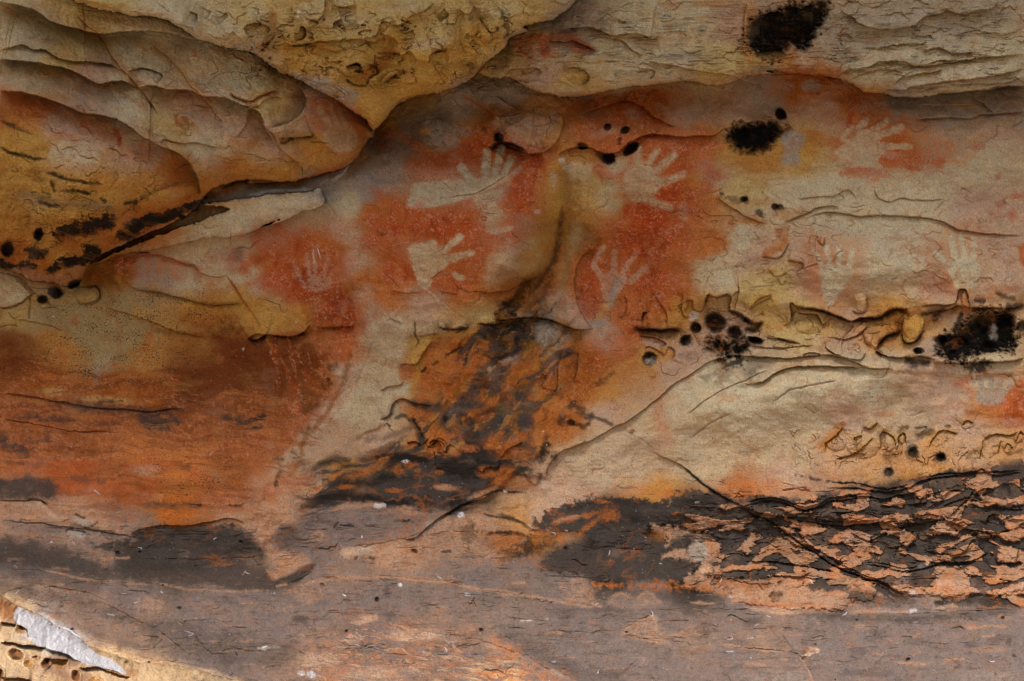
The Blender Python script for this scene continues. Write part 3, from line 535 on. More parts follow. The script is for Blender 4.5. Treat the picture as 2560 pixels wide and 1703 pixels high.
G('c', '400,1200,60,130 500,1250,60,160,20 440,1480,50,110 1500,1060,80,90 1300,1180,60,60', 'YO', a=.4)
P('c', '460,1240 400,1300 360,1400 380,1568 460,1568 470,1420 480,1300', 'BR', .45, 14, 20)
# sooty hollow right of centre
P('c', '1500,880 1560,830 1680,815 1829,805 1829,940 1700,970 1640,950 1520,910', 'BK', .98, 14, 16, ns='f1', h=-.02)
P('d', '-60,820 60,810 160,805 240,830 290,830 240,880 180,910 150,960 80,990 -20,980 -90,930', 'BK', .98, 16, 16, ns='f1', h=-.04, pid=part('sooty_hollow', 'soft-edged soot-black hollow beside a pale scar'))
O('d', '-10,870,50,40 110,860,60,36', .03, None); O('d', '235,745,34,40,-30', .06, 'BK', name='hollow', lab='egg-shaped black hollow above the pale scar', halo=1.3); G('d', '120,770,80,26', 'BR', a=.7, n=.8); G('d', '490,615,12', 'BK', a=.8)
P('d', '260,870 330,850 390,880 400,950 370,1000 375,1070 300,1090 250,1080 245,1030 270,980 240,930', 'GY', .95, 4, 8, ns='f1', tex=.15, pid=part('pale_scar', 'pale grey rectangular scar where the rock skin came off'))
# tile d reds
P('d', '130,560 260,500 400,490 560,500 700,560 740,620 720,700 700,780 680,830 560,850 500,780 300,690 200,650', 'OR', .5, 16, 50, tex=.4)
P('d', '380,550 440,520 510,560 480,600 390,600', 'SL', .9, 5, 8); P('d', '970,660 1030,680 1020,730 900,710', 'SL', .8, 5, 10); P('d', '240,540 320,540 330,590 230,590', 'SL', .5, 8, 10)
G('d', '450,740,90,40,20 560,690,50,30 820,700,120,60', 'SP', a=.6); G('d', '1450,690,100,26 1430,820,120,26,-20 1530,910,120,16,-10 1700,800,80,26', 'YO', a=.45)
L('d', '730,620 710,700 700,760 670,840', 'RD', 18, .6, n=.6)
P('d', '640,860 760,780 950,770 1100,760 1200,800 1250,900 1400,960 1470,1020 1300,1080 1100,1130 950,1080 860,1010 900,930 1000,950 880,880 760,920 620,960 560,920', 'RO', .6, 24, 60, tex=.5)
P('d', '400,850 500,860 640,940 560,980 420,960', 'OR', .6, 14, 20, tex=.4)
P('d', '870,990 960,970 1080,1000 1200,1010 1300,1060 1120,1120 960,1080 870,1030', 'RD', .7, 14, 40, tex=.55); P('d', '900,920 1000,870 1060,900 1080,940 920,940', 'RD', .65, 9, 20, tex=.5)
P('d', '640,1120 760,1100 900,1110 960,1150 840,1170 680,1180', 'RD', .6, 10, 30, tex=.5); G('d', '800,1110,160,14', 'RD', a=.5)
G('d', '960,1010,70,26,10', 'SP', a=.7)
hand('d', '600,1000 680,930 780,850 870,870 890,930 960,960 900,1010 830,1090 700,1060', ['770,880 750,840 800,790 22', '830,870 930,795 21', '870,890 1030,832 22', '880,950 1080,960 20', '700,930 640,900 700,830 12'], 'HM', .75, 'yellowish hand stencil with an orange blaze between its fingers, far right', f=4, tex=.25, halo='RD', hr=26, ha=.35)
G('d', '480,1060,120,110 280,1120,160,60', 'YO', a=.45); G('d', '1700,1000,140,90 1200,1250,180,60 700,1230,120,60 500,1400,160,30', 'S', a=.6)
P('d', '1500,1180 1650,1130 1829,1140 1829,1540 1400,1500 1480,1350', 'SP', .5, 30, 60); G('d', '1680,1330,44,26,-40 1660,1150,24,20 1760,1410,30,40,-30 1800,1280,50,24 1520,960,60,30', 'RD', a=.6, n=1, ns='f1')
G('d', '230,1355,34,22 100,1395,30,24 10,1310,26,26', 'BK', a=.85, n=.8, ns='f1'); O('d', '230,1355,26,18 10,1310,22,22', .03, None)
G('d', '300,1400,130,40 120,1320,90,30', 'SO', a=.6); G('d', '60,1440,80,30', 'OR', a=.6); P('d', '200,1490 290,1480 270,1568 230,1568', 'OR', .6, 6)

P('b', '380,690 460,650 600,660 720,700 800,800 800,880 740,960 700,940 560,1060 460,1060 400,980 440,900 400,820', 'RD', .5, 22, 30, tex=.45)
P('b', '200,890 300,870 440,860 520,900 540,960 560,1060 440,1100 400,1000 360,940 240,960', 'YO', .7, 10, 14, tex=.3)
hand('b', '490,890 540,840 640,820 700,870 700,960 600,1000 520,960', ['560,850 505,770 465,705 19', '600,840 565,760 540,690 15', '650,850 620,780 600,720 14'], 'HM', .7, 'pale hand stencil with two long fingers on the pointed rock below the ochre block', f=5, tex=.25)
E('b', '200,905 260,905 330,900 410,895 440,880', .03, 30, 25, c='blk', w=3.5, a=.9)
L('b', '210,925 240,935 300,905', 'BK', 10, .8, n=.8); L('b', '400,930 470,935 520,935', 'rust', 6, .7, n=.8, h=.004); L('b', '380,1040 430,1010 490,985', 'red', 4, .6, n=.6)
L('b', '420,1140 560,1100 650,1050 720,990', 'OR', 14, .5, n=.8)
# ------------------------------------------------------------------ tiles e: left
P('e', '-100,0 0,0 250,-20 750,-40 900,0 820,110 700,220 600,260 540,380 430,430 200,390 0,300', 'OR', .35, 20, 40)
G('e', '420,160,90,50 130,170,60,60 700,130,60,60', 'OR', a=.8); G('e', '60,50,90,40 380,210,60,40 300,130,80,40', 'YO', a=.7)
P('e', '750,112 800,40 870,-10 1200,-20 1150,0 1000,40 860,90', 'SK', .95, 4, 14, ns='f1', tex=.2)
P('e', '350,60 500,10 740,-30 745,40 700,50 560,80 420,110', 'SK', .9, 5, 24, ns='f1', tex=.2)
P('e', '290,330 330,290 420,240 540,230 530,180 600,150 650,160 660,220 560,290 450,310 350,358', 'SK', .96, 4, 16, ns='f1', tex=.15)
P('e', '-40,230 60,280 200,285 240,310 190,332 60,322 -40,290', 'SK', .96, 4, 14, ns='f1', tex=.15); P('e', '185,180 300,185 310,230 260,260 190,250', 'SK', .9, 4, 14, ns='f1')
P('e', '80,330 200,330 340,375 480,310 560,300 540,380 430,430 330,400 200,385', 'TN', .7, 8, 20, tex=.4); P('e', '700,200 780,150 900,90 1100,30 900,100 780,190', 'TN', .8, 6, 14, tex=.4)
O('e', '250,98,34,40', .05, 'BK', name='hollow', lab='small black hollow with pale rim on the ochre bulge'); O('e', '52,190,48,56,20', .06, 'BK', name='hollow', lab='larger black hollow near the left edge of the ochre bulge')
for s, l in [('360,465,52,44,10', 'ring-shaped black hollow under the left ochre bulge'), ('272,520,34,28', 'small lower black hollow under the left ochre bulge'), ('485,415,52,24,-22', 'slit-like black hollow in the angle under the left ochre bulge')]:
    O('e', s, .07, 'BK', name='hollow', lab=l, halo=1.4)
G('e', '300,450,60,60', 'SL', a=.6); B('e', '560,490,80,55,20 225,510,28,24 290,560,36,20 60,460,180,100,30', .02)
P('e', '-60,300 60,330 200,400 230,440 180,530 60,570 -60,540', 'S', .7, 12, 20); G('e', '80,640,90,60 560,490,70,40', 'YO', a=.6)
for s in ['0,570 60,572 150,545 190,500', '180,500 200,530 200,570 190,650', '60,600 100,640 140,620', '0,700 60,680 130,690', '560,430 640,450 650,500 600,540 530,545 505,510']: L('e', s, 'olive', 5, .7, n=.5, h=.005)
P('e', '560,360 640,260 780,210 900,200 900,240 780,260 700,340 700,420 640,440 570,420', 'BR', .55, 16, 30)
P('e', '770,290 850,240 1060,240 1280,300 1310,350 1400,380 1340,400 1240,370 1160,400 1060,370 960,420 850,400 780,340', 'RD', .5, 10, 30, tex=.5)
L('e', '1040,260 1150,280 1270,305 1290,340', 'DR', 18, .6, n=.6); P('e', '700,280 900,220 1050,235 1000,260 800,275', 'DR', .6, 8, 16)
hand('e', '880,390 1100,370 1130,430 1000,480 900,450', ['930,390 930,270 28', '1000,390 1000,260 26', '1080,390 1085,320 24'], 'SL', .7, 'faint grey hand stencil in the red band right of the left bulge')
P('e', '1500,200 1580,190 1600,260 1620,330 1560,350 1480,330', 'RD', .6, 10, 20, tex=.3); G('e', '1560,230,40,50', 'PU', a=.7); G('e', '1590,320,40,30', 'RD', a=.7)
P('e', '1620,60 1829,20 1829,480 1740,400 1700,330 1620,280', 'RD', .55, 24, 40, tex=.4)
P('e', '780,400 900,420 1150,500 1400,540 1500,560 1640,540 1829,520 1829,720 1650,740 1500,740 1300,760 1000,690 950,640 860,600 900,560 1000,570 900,490 800,440', 'YO', .5, 20, 50, tex=.3)
L('e', '860,430 1080,490 1250,530 1400,555 1600,545', 'olive', 14, .6, 2, n=.8)
P('e', '1150,640 1250,600 1500,620 1400,700 1200,690', 'OR', .5, 14, 30); L('e', '960,690 1040,720 1180,745 1350,775', 'BR', 20, .6, 2, n=.6)
P('e', '1200,760 1400,740 1600,770 1829,760 1829,1400 1100,1300 1050,1150 1100,1000 1120,850', 'OB', .6, 40, 60, tex=.25)
L('e', '1470,360 1530,440 1590,530 1650,630 1720,740 1829,900', 'OR', 9, .9, n=.3)
for s in ['370,850 430,930', '980,720 960,800 930,860', '1140,1020 1130,1100 1120,1170', '880,960 860,1010', '760,930 740,970', '480,630 500,690']: L('e', s, 'RD', 24, .45, 2, n=.6)
G('e', '630,1010,26,90', 'SL', a=.5)
P('e', '-50,1130 150,1155 400,1190 640,1225 850,1240 1100,1240 1400,1200 1829,1150 1829,1700 -50,1700', 'RO', .3, 30, 50, tex=.3)
G('e', '700,1170,200,24,6 340,1120,90,30', 'SY', a=.5)
for s, w, a in [('380,1190 560,1215 760,1230 900,1250 1050,1250 1240,1222', 26, .75), ('300,1185 420,1200', 22, .6), ('80,1290 200,1280 300,1300 500,1310', 18, .7), ('560,1330 700,1330 840,1310', 14, .5), ('900,1280 1000,1320 1080,1330 1190,1310', 40, .8), ('960,1370 1060,1350', 20, .5),
             ('1430,1280 1540,1300 1640,1310 1750,1275', 22, .85), ('1480,1350 1560,1330 1700,1330', 14, .6), ('1510,1390 1600,1380 1730,1340', 13, .8), ('-40,1400 40,1440 100,1480 170,1540', 32, .75), ('160,1445 250,1440 340,1415', 18, .6), ('300,1450 420,1440', 8, .4), ('640,1385 480,1375', 5, .5)]:
    L('e', s, 'SG', w, a, 2, n=1.4)
P('e', '850,1240 1050,1250 1120,1300 1080,1370 950,1370 880,1310', 'SG', .5, 16, 20, tex=.4)
L('e', '640,1180 740,1185 830,1180', 'BK', 5, .6, n=1.2)
# ------------------------------------------------------------------ tile f
P('f', '80,120 250,60 420,60 560,120 620,260 600,400 640,560 420,500 330,560 220,560 130,460 80,380 120,300', 'RD', .6, 46, 60, tex=.45)
G('f', '400,170,150,60 300,470,80,80 540,330,110,120 150,390,70,90 270,330,60,60', 'RD', a=.75)
hand('f', '385,380 500,360 540,420 480,470 400,450', ['370,440 330,360 305,280 15', '405,400 392,310 385,230 14', '440,400 436,290 432,195 13', '480,400 500,330 520,258 14', '510,440 535,400 550,360 13'], 'SP', .6, 'faded hand stencil with narrow fingers on the left red panel', tex=.4)
for s in ['455,180 480,250', '432,190 430,280']: L('f', s, 'WH', 3, .7, n=.8)
P('f', '0,560 130,470 240,560 400,560 420,620 380,680 150,730 60,740 0,640', 'YO', .55, 14, 30)
P('f', '420,560 560,450 680,480 680,640 520,690 460,700', 'DR', .5, 16, 30, tex=.3); P('f', '640,400 720,430 720,480 620,490', 'BR', .5, 14, 20)
P('f', '860,120 1030,160 1060,280 1130,430 1170,460 1400,470 1480,440 1560,240 1500,100 1400,40 1500,-60 900,-60 800,20', 'RD', .6, 30, 60, tex=.45)
G('f', '950,280,90,140 1000,360,120,70 1300,420,120,60 1250,60,300,40 1700,30,60,60', 'RD', a=.7)
G('f', '860,640,60,100 760,520,70,90', 'SP', a=.7)
hand('f', '1050,175 1130,150 1220,135 1240,200 1310,280 1220,350 1180,450 1130,430 1085,330', ['1270,200 1340,150 1390,112 22', '1290,255 1380,235 1455,215 25'], 'HM', .85, 'pale ochre hand stencil pointing right in the central red panel', f=5, tex=.3)
P('f', '1330,340 1370,335 1420,370 1390,395 1350,380', 'S', .8, 4, 6); P('f', '1560,70 1700,40 1720,60 1610,100', 'S', .6, 6, 8)
P('f', '1560,250 1720,180 1760,260 1700,400 1560,430', 'S', .5, 16, 30)
L('f', '1829,200 1800,330 1740,400 1640,460 1560,560', 'BR', 90, .45, 1.6, n=.6)
P('f', '800,640 1050,680 1030,760 1050,860 990,940 980,1050 880,1110 940,1200 860,1290 700,1370 500,1520 330,1540 500,1310 600,1190 720,1060 780,900 800,760', 'S', .6, 12, 30, tex=.2)
P('f', '350,1480 500,1330 700,1300 850,1310 820,1370 700,1420 680,1480 900,1500 1100,1500 1100,1568 330,1568', 'TN', .55, 14, 20, tex=.3)
P('f', '1050,780 1120,760 1240,740 1200,790 1140,870 1110,940 1050,940 1040,860', 'YO', .8, 6, 10, tex=.2)
P('f', '1000,950 1100,960 1150,860 1250,740 1400,720 1520,760 1620,830 1560,920 1500,1000 1440,1100 1380,1190 1300,1220 1200,1200 1050,1180 1060,1060 1000,1040', 'OR', .85, 10, 20, tex=.15)
L('f', '1050,1180 1080,1080 1110,1000 1150,880', 'YO', 24, .6, 1.8, n=.7); L('f', '1560,760 1440,740 1260,750 1180,800', 'YO', 16, .6, 1.8, n=.6)
for s in ['1270,895 1320,870 1400,825', '1200,960 1240,920', '1170,960 1130,1000', '1480,745 1560,780 1640,800', '1640,820 1720,800 1820,740', '1500,740 1560,770', '1250,690 1300,705 1440,700', '480,700 540,720 640,690', '0,775 60,790 130,740', '150,745 280,768 380,730', '1500,685 1600,690 1760,660']:
    L('f', s, 'BK', 9, .85, 1.8, n=1.2, h=.003)
P('f', '1620,640 1680,540 1780,480 1829,400 1829,470 1780,560 1690,640', 'BK', .85, 6, 22, ns='f1', tex=.2, h=-.015)
P('f', '1560,700 1700,650 1829,640 1829,720 1700,760 1690,820 1600,790', 'SK', .6, 10, 50, ns='m1', tex=.5)
P('f', '1640,700 1829,690 1829,1100 1700,1150 1400,1250 1380,1200 1480,1040 1560,940 1660,860', 'BR', .4, 14, 40, tex=.4)
P('f', '1829,1100 1740,1150 1640,1200 1560,1260 1400,1260 1280,1330 1240,1290 1100,1240 1000,1190 1080,1190 1200,1210 1350,1220 1400,1140 1480,1040 1600,940 1829,860 1700,970 1560,1060 1500,1180 1620,1230 1829,1080', 'SG', .5, 10, 30, tex=.3)
L('f', '1829,770 1700,900 1560,980 1480,1080 1400,1180 1330,1300 1240,1330', 'SG', 40, .85, 2, n=.9)
L('f', '1020,1190 1100,1200 1200,1215 1300,1235 1400,1220 1560,1200', 'SG', 26, .9, 2, n=.8)
P('f', '1829,1120 1700,1180 1640,1260 1560,1300 1400,1330 1330,1420 1350,1568 1829,1568', 'SG', .75, 14, 60, ns='m1', tex=.25)
P('f', '1240,1350 1330,1420 1400,1280 1360,1240 1250,1290', 'SG', .8, 8, 20)
L('f', '860,1305 920,1280 950,1200 990,1175', 'BK', 16, .85, 2, n=.8); L('f', '1040,1300 1100,1340 1130,1440 1180,1520', 'SK', 22, .8, 2, n=.9); L('f', '950,1300 1020,1275 1060,1320', 'BK', 12, .7, n=1); L('f', '700,1440 900,1420 1100,1350', 'SG', 20, .5, 2, n=1.4)
G('f', '1550,1060,60,70 1650,1090,50,40 1740,1110,30,26 1500,1320,60,30', 'SK', a=.7, n=1.3, ns='f1')
G('f', '1720,920,60,26,-20 1580,980,12,20 1770,1420,70,30,-50', 'GY', a=.7, n=.9)
G('f', '1620,1380,90,20,-30 1560,1440,60,20,-40 1240,1480,80,40 1660,1500,90,26 1750,1520,80,30', 'OR', a=.7, n=1, ns='f1')
for s in ['900,1330 930,1345 920,1360', '1170,1490 1240,1450 1290,1480 1240,1520', '1640,1560 1700,1500 1800,1460']: E('f', s, .01, 14, 12, a=.6)
for s in ['370,1170 400,1210 380,1260', '440,1200 470,1230', '480,1090 520,1050 500,1120', '360,1420 420,1330 470,1290', '600,1190 620,1180', '270,1520 330,1540', '520,970 600,945', '0,1320 130,1290']: L('f', s, 'SK', 20, .6, 2, n=1.6)
G('f', '390,1180,50,60 500,1060,40,40', 'SK', a=.5, n=1.5, ns='f1')
G('f', '680,730,90,200,20 620,820,80,100', 'RD', a=.35)
# ------------------------------------------------------------------ tile g
P('g', '540,300 620,170 700,80 850,40 1000,0 1250,0 1290,160 1240,330 1230,480 1180,620 1100,640 960,560 860,540 700,620 560,620 530,480', 'RD', .55, 44, 60, tex=.45)
P('g', '530,470 560,330 640,220 700,180 660,290 690,400 690,540 640,630 560,620', 'RD', .8, 10, 16, tex=.2); P('g', '800,60 950,80 940,200 870,220 800,150', 'RD', .7, 14, 30)
G('g', '990,20,130,40 960,470,60,40 1060,420,120,160', 'RD', a=.5)
hand('g', '690,350 830,360 850,400 800,480 760,560 720,590 690,420', ['700,380 640,290 700,180 17', '765,370 775,210 19', '820,380 860,290 905,230 14', '880,400 980,310 19'], 'SP', .7, 'pinkish hand stencil with long fingers in the dark red oval hollow', f=4, tex=.3)
L('g', '800,370 790,430 760,500 740,580', 'GY', 22, .7, 1.6, n=.6); L('g', '740,520 700,600 640,650', 'YO', 16, .6, n=.6)
P('g', '600,690 660,650 710,660 700,700 620,710', 'GY', .9, 5, 6, tex=.3); P('g', '1260,610 1290,590 1325,600 1310,650 1265,655', 'WH', .7, 3, 4, tex=.2); L('g', '1320,780 1360,860 1400,920', 'GY', 4, .8)
P('g', '160,0 420,0 400,120 360,280 310,360 180,420 60,470 0,470 0,330 130,300', 'BR', .4, 24, 40); L('g', '430,0 400,130 380,260 340,350 320,470', 'BK', 15, .6, 2.2, n=1.3)
for s in ['310,340 240,380 180,430 150,500 100,580 40,635 0,650']: L('g', s, 'BK', 24, .9, 2, n=1.1, h=.01)
P('g', '180,420 320,380 370,430 300,520 230,600 150,560 160,480', 'OR', .6, 10, 40, tex=.5); G('g', '240,560,50,60 60,560,60,40 330,450,26,80,30', 'SK', a=.6, n=1.5, ns='f1')
P('g', '380,480 470,470 500,640 420,660 340,620 340,540', 'SP', .6, 12, 20)
L('g', '0,660 120,640 240,635 350,655 450,690 560,720', 'BK', 8, .8, n=.8)
P('g', '0,680 270,660 240,760 130,830 0,900', 'SK', .5, 12, 60, ns='m1', tex=.5); L('g', '0,830 80,800 160,760 230,700', 'SK', 20, .6, n=1.2); L('g', '0,900 100,870 160,830', 'SK', 16, .7, n=1)
P('g', '270,680 340,660 360,740 340,860 320,880 280,800', 'GY', .75, 8, 16, tex=.4); P('g', '360,700 480,720 470,800 420,860 440,980 360,960', 'GY', .5, 12, 30, tex=.3)
G('g', '330,880,16,24 240,770,20,16', 'SK', a=.7, n=1)
P('g', '400,960 450,820 560,860 620,940 610,1120 500,1160 420,1140', 'OR', .8, 12, 20, tex=.2); P('g', '0,930 240,880 260,1000 120,1080 0,1100', 'OR', .4, 16, 40, tex=.4)
for s in ['440,860 410,960 400,1060 380,1160', '540,860 530,960 500,1060', '330,1010 300,1100']: E('g', s, .012, 30, 30, c='olive', w=4, a=.35)
P('g', '760,600 900,580 950,720 960,800 860,930 760,920 640,950 640,780 720,720', 'RD', .55, 16, 40, tex=.4); G('g', '1000,520,60,40 1050,660,70,40', 'OR', a=.5)
P('g', '960,780 1060,770 1110,830 1030,850 980,840', 'SP', .6, 5, 6); P('g', '1060,830 1160,850 1170,900 1100,940 1040,920', 'SO', .8, 8, 14)
O('g', '1000,910,50,44,-20', .05, 'BK', halo=1.25, name='hollow', lab='black niche with a pale crust in its floor, below the centre'); G('g', '1000,925,34,24', 'GY', a=.95, n=1.2, ns='f1'); B('g', '1000,925,30,22', .02)
P('g', '1130,560 1240,520 1380,480 1540,500 1829,470 1829,680 1600,640 1500,620 1380,580 1340,620 1240,680 1100,700', 'YO', .4, 14, 40)
P('g', '920,700 1200,700 1210,740 1120,760 950,760', 'SK', .6, 8, 24, ns='f1', tex=.4)
for s, l in [('1430,665,64,70', 'deep round black hollow, largest of the middle cluster'), ('1300,705,34,38', 'round black hollow, upper left of the middle cluster'), ('1560,730,52,44', 'ring-rimmed black hollow, right of the middle cluster'), ('1240,785,38,34,-30', 'black hollow, far left of the middle cluster'), ('1695,790,46,26,10', 'flat black hollow, far right of the middle cluster')]:
    O('g', s, .06, 'BK', halo=1.5, name='hollow', lab=l)
P('g', '1380,790 1440,770 1540,800 1640,790 1640,850 1600,880 1540,890 1480,880 1400,850', 'BK', .97, 14, 24, ns='f1', h=-.03, pid=part('soot_patch', 'soot-black blotch under the middle cluster of hollows'))
P('g', '1450,900 1600,890 1630,920 1580,960 1500,980 1460,950', 'BK', .85, 12, 34, ns='f1'); O('g', '1440,820,34,30 1560,850,34,28', .03, None)
for s in ['920,700 1000,720 1150,710 1210,720', '1520,590 1580,630 1660,670 1720,690', '1640,700 1700,720 1760,660', '1640,760 1540,790']: L('g', s, 'BK', 13, .85, 2, n=1)
G('g', '1480,1020,60,60 1270,880,50,30 1380,1030,50,20 1690,990,50,20,-30 1620,1080,50,14,-30', 'SG', a=.5, n=1.3, ns='f1')
P('g', '1170,900 1320,770 1420,900 1300,990 1150,1080 900,1300 780,1330 640,1250 800,1150 820,1000 1000,960', 'TN', .45, 20, 40, tex=.3)
P('g', '560,1160 760,1000 900,950 820,1050 700,1090 660,1180', 'OR', .4, 16, 40, tex=.4); G('g', '700,1040,70,20,-30', 'SK', a=.6, n=1.5, ns='f1')
G('g', '1060,1260,46,120 1100,1420,70,90', 'RD', a=.35)
L('g', '600,1260 700,1310 770,1340', 'BK', 12, .7, n=.6)
for s in ['460,1230 520,1210 600,1280 640,1300', '400,1320 520,1325', '340,1380 320,1450 290,1540', '350,1540 400,1550', '0,1240 160,1230', '150,1380 160,1480']: L('g', s, 'SK', 24, .75, 2, n=1.4)
P('g', '0,1200 120,1160 200,1080 240,1020 280,1040 220,1140 220,1260 260,1320 180,1400 0,1500', 'SG', .9, 12, 20, tex=.1)
P('g', '220,1120 360,1130 400,1200 430,1260 340,1330 280,1330 220,1260', 'OR', .8, 12, 24, tex=.3)
P('g', '0,1480 180,1380 330,1360 400,1400 330,1440 300,1568 0,1568', 'OR', .6, 14, 60, ns='m1', tex=.4); G('g', '50,1545,90,20 290,1530,40,50', 'SK', a=.7, n=1.4, ns='f1')
G('g', '440,1285,20 250,1120,24,40 110,1110,24,22', 'GR', a=.6, n=.8); B('g', '780,1220,40,26 890,1378,20,14 1025,1010,20,18 570,1440,14 440,1285,18', .008)
O('g', '893,1376,16,12', .008, 'DR', .5)

# pale diagonal streak and its tip on the dusty base
P('o', '850,735 905,740 915,770 890,850 930,920 880,985 830,1020 800,1060 720,1080 700,1130 650,1110 640,1060 700,1000 770,920 800,840 830,780', 'ST', .6, 12, 30, tex=.15)
P('o', '700,1000 790,960 830,1020 770,1070 700,1120 680,1180 655,1230 640,1300 632,1322 610,1270 580,1215 600,1150 640,1080', 'TN', .6, 14, 24, tex=.25)
L('o', '815,830 790,890 760,940 715,985', 'SP', 16, .7, 2, n=.5)
for s in ['810,800 800,850 780,900 745,960 700,1010 690,1060 650,1110', '745,905 715,925', '720,900 700,950']: L('o', s, 'BR', 5, .7, 2, n=1.2)
P('b', '0,1245 200,1215 400,1190 560,1110 650,1075 680,1030 660,1090 600,1140 480,1195 440,1235 300,1255 0,1290', 'GY', .9, 5, 8, tex=.25, h=.01)
L('b', '0,1275 150,1255 300,1240 420,1235', 'WH', 9, .75, n=.9); L('b', '560,1160 620,1130 660,1080', 'WH', 7, .6, n=.9); L('b', '0,1205 200,1195 400,1165 560,1110 660,1060', 'OR', 12, .8, n=.6)

L('f', '1829,380 1800,440 1760,500 1700,560 1640,620', 'BK', 26, .85, 2, n=1.2)
L('g', '300,340 240,400 170,440 120,520 60,610', 'BK', 16, .8, 2, n=1.1)
G('f', '1600,750,70,40,-20 1680,700,90,50,-20 1740,760,60,40,-40', 'SK', a=.6, n=1.4, ns='f1'); G('g', '60,720,70,40,-20 150,700,60,30 110,790,60,26,-40', 'SK', a=.6, n=1.4, ns='f1')
P('f', '1829,1090 1740,1150 1660,1220 1560,1270 1500,1330 1440,1420 1560,1440 1640,1380 1829,1300', 'SG', .85, 14, 24)
G('f', '1450,1420,60,70 1380,1330,60,60,30 1560,1500,80,40', 'SK', a=.7, n=1.2, ns='f1')
P('j', '1000,60 1180,100 1300,140 1400,60 1560,40 1700,60 1640,160 1500,260 1300,330 1000,350 700,350 560,330 700,290 900,200 1000,150 900,110', 'SG', .6, 16, 40, ns='f1')

W('o', '1300,480,26,90,-4', .05); W('o', '1262,600,30,70,25', .03)
L('o', '1285,380 1300,430 1300,490 1285,550 1265,610 1225,660 1170,710', 'BR', 30, .6, 2, n=.9)
L('o', '1275,400 1280,460 1262,530 1240,580 1200,640', 'YO', 26, .55, 2, n=.9)
L('o', '1300,470 1288,540 1275,600 1250,640 1215,680', 'DK', 6, .75, 2, n=1.2, h=.006)
L('o', '1330,500 1320,560 1300,620 1290,690', 'GL', 12, .6, 2, n=1)

# flaked orange plates with dark seams in the middle of the wall
for i in range(12):
    x0 = _r.uniform(1010, 1420); y0 = _r.uniform(850, 1180); a_ = _r.normal(-.7, .4); p = [(x0, y0)]
    for k in range(_r.randint(4, 8)):
        a_ += _r.normal(0, .6); s_ = _r.uniform(6, 15); x0 += s_ * math.cos(a_); y0 += s_ * math.sin(a_); p.append((x0, y0))
    q_ = ' '.join('%.0f,%.0f' % w for w in p); L('p', q_, ['BK', 'SK', 'BR'][i % 3], _r.uniform(1.2, 5), .75, 2, n=1.5, k=2)
for i in range(16):
    x0 = _r.uniform(760, 1180); y0 = _r.uniform(1150, 1300)
    L('p', '%.0f,%.0f %.0f,%.0f %.0f,%.0f' % (x0, y0 + 8, x0 + 35, y0, x0 + 80, y0 - 2), ['SK', 'OR', 'SG', 'BK'][i % 4], _r.uniform(2, 6), .6, 2, n=1.5, k=2)
for i in range(26):
    x0 = _r.uniform(0, 640); y0 = _r.uniform(880, 1230); w_ = _r.uniform(30, 120)
    L('p', '%.0f,%.0f %.0f,%.0f %.0f,%.0f' % (x0, y0, x0 + w_ * .5, y0 + w_ * .06, x0 + w_, y0 + w_ * _r.uniform(-.05, .1)), ['SG', 'DR', 'OQ', 'RO', 'BR'][i % 5], _r.uniform(2, 7), .5, 2, n=1.6, k=2, tap=.4)
for i in range(14):
    x0 = _r.uniform(60, 900); y0 = _r.uniform(640, 1050); w_ = _r.uniform(16, 60)
    L('p', '%.0f,%.0f %.0f,%.0f' % (x0, y0, x0 + _r.uniform(-14, 8), y0 + w_), ['RO', 'OQ', 'SP'][i % 3], _r.uniform(5, 12), .4, 2, n=1, k=1, tap=.4)

def streaks(t, poly, ang, ln, wd, c, thr, a, seed, h=0.):
    p = smooth(pts(t, poly), True, 3); sl = win(p, 60); m = sst(-26, 26, segd(p, sl, True) + 30 * N['m1'][sl])
    ca, sa = math.cos(ang), math.sin(ang); x = UW[sl] + 22 * N['w2'][sl]; y = VW[sl] + 26 * N['w1'][sl] + 8 * N['m2'][sl]
    f_ = fbm((x * ca + y * sa) / ln, (-x * sa + y * ca) / wd, 4, seed, .5) + .14 * N['m1'][sl] + .12 * N['f1'][sl] + .08 * N['f2'][sl]
    k = sst(thr, thr + .16, f_) * m; put(sl, k * a, c); Hh[sl] += F(h) * k
CEN = '1000,760 1120,745 1200,700 1290,690 1330,800 1300,900 1280,980 1200,1080 1080,1110 900,1120 780,1130 880,1030 960,980 1020,900 1060,840'
streaks('o', CEN, -.72, 130, 34, 'SG', .10, .85, 201); streaks('o', CEN, -.95, 70, 24, 'SK', .20, .6, 221); streaks('o', CEN, -.6, 70, 26, 'BR', .14, .5, 203); streaks('o', CEN, -.8, 70, 22, 'SO', .2, .4, 205)
streaks('o', '700,1090 900,1040 1100,1030 1230,1050 1180,1110 1000,1150 760,1180 680,1170', -.18, 90, 12, 'SG', -.05, .85, 207); streaks('o', '720,1080 900,1050 1100,1050 1180,1090 1000,1130 760,1150', -.25, 70, 8, 'OR', .14, .8, 209, .003)
streaks('o', '0,830 300,850 620,800 760,850 740,1000 640,1150 300,1190 0,1130', .03, 190, 15, 'OB', .05, .5, 211); streaks('o', '0,900 620,880 700,1000 600,1180 0,1180', .04, 200, 9, 'RO', .12, .35, 213)
streaks('o', '640,720 850,700 830,820 740,960 640,900', 1.2, 80, 12, 'RD', .08, .4, 215)
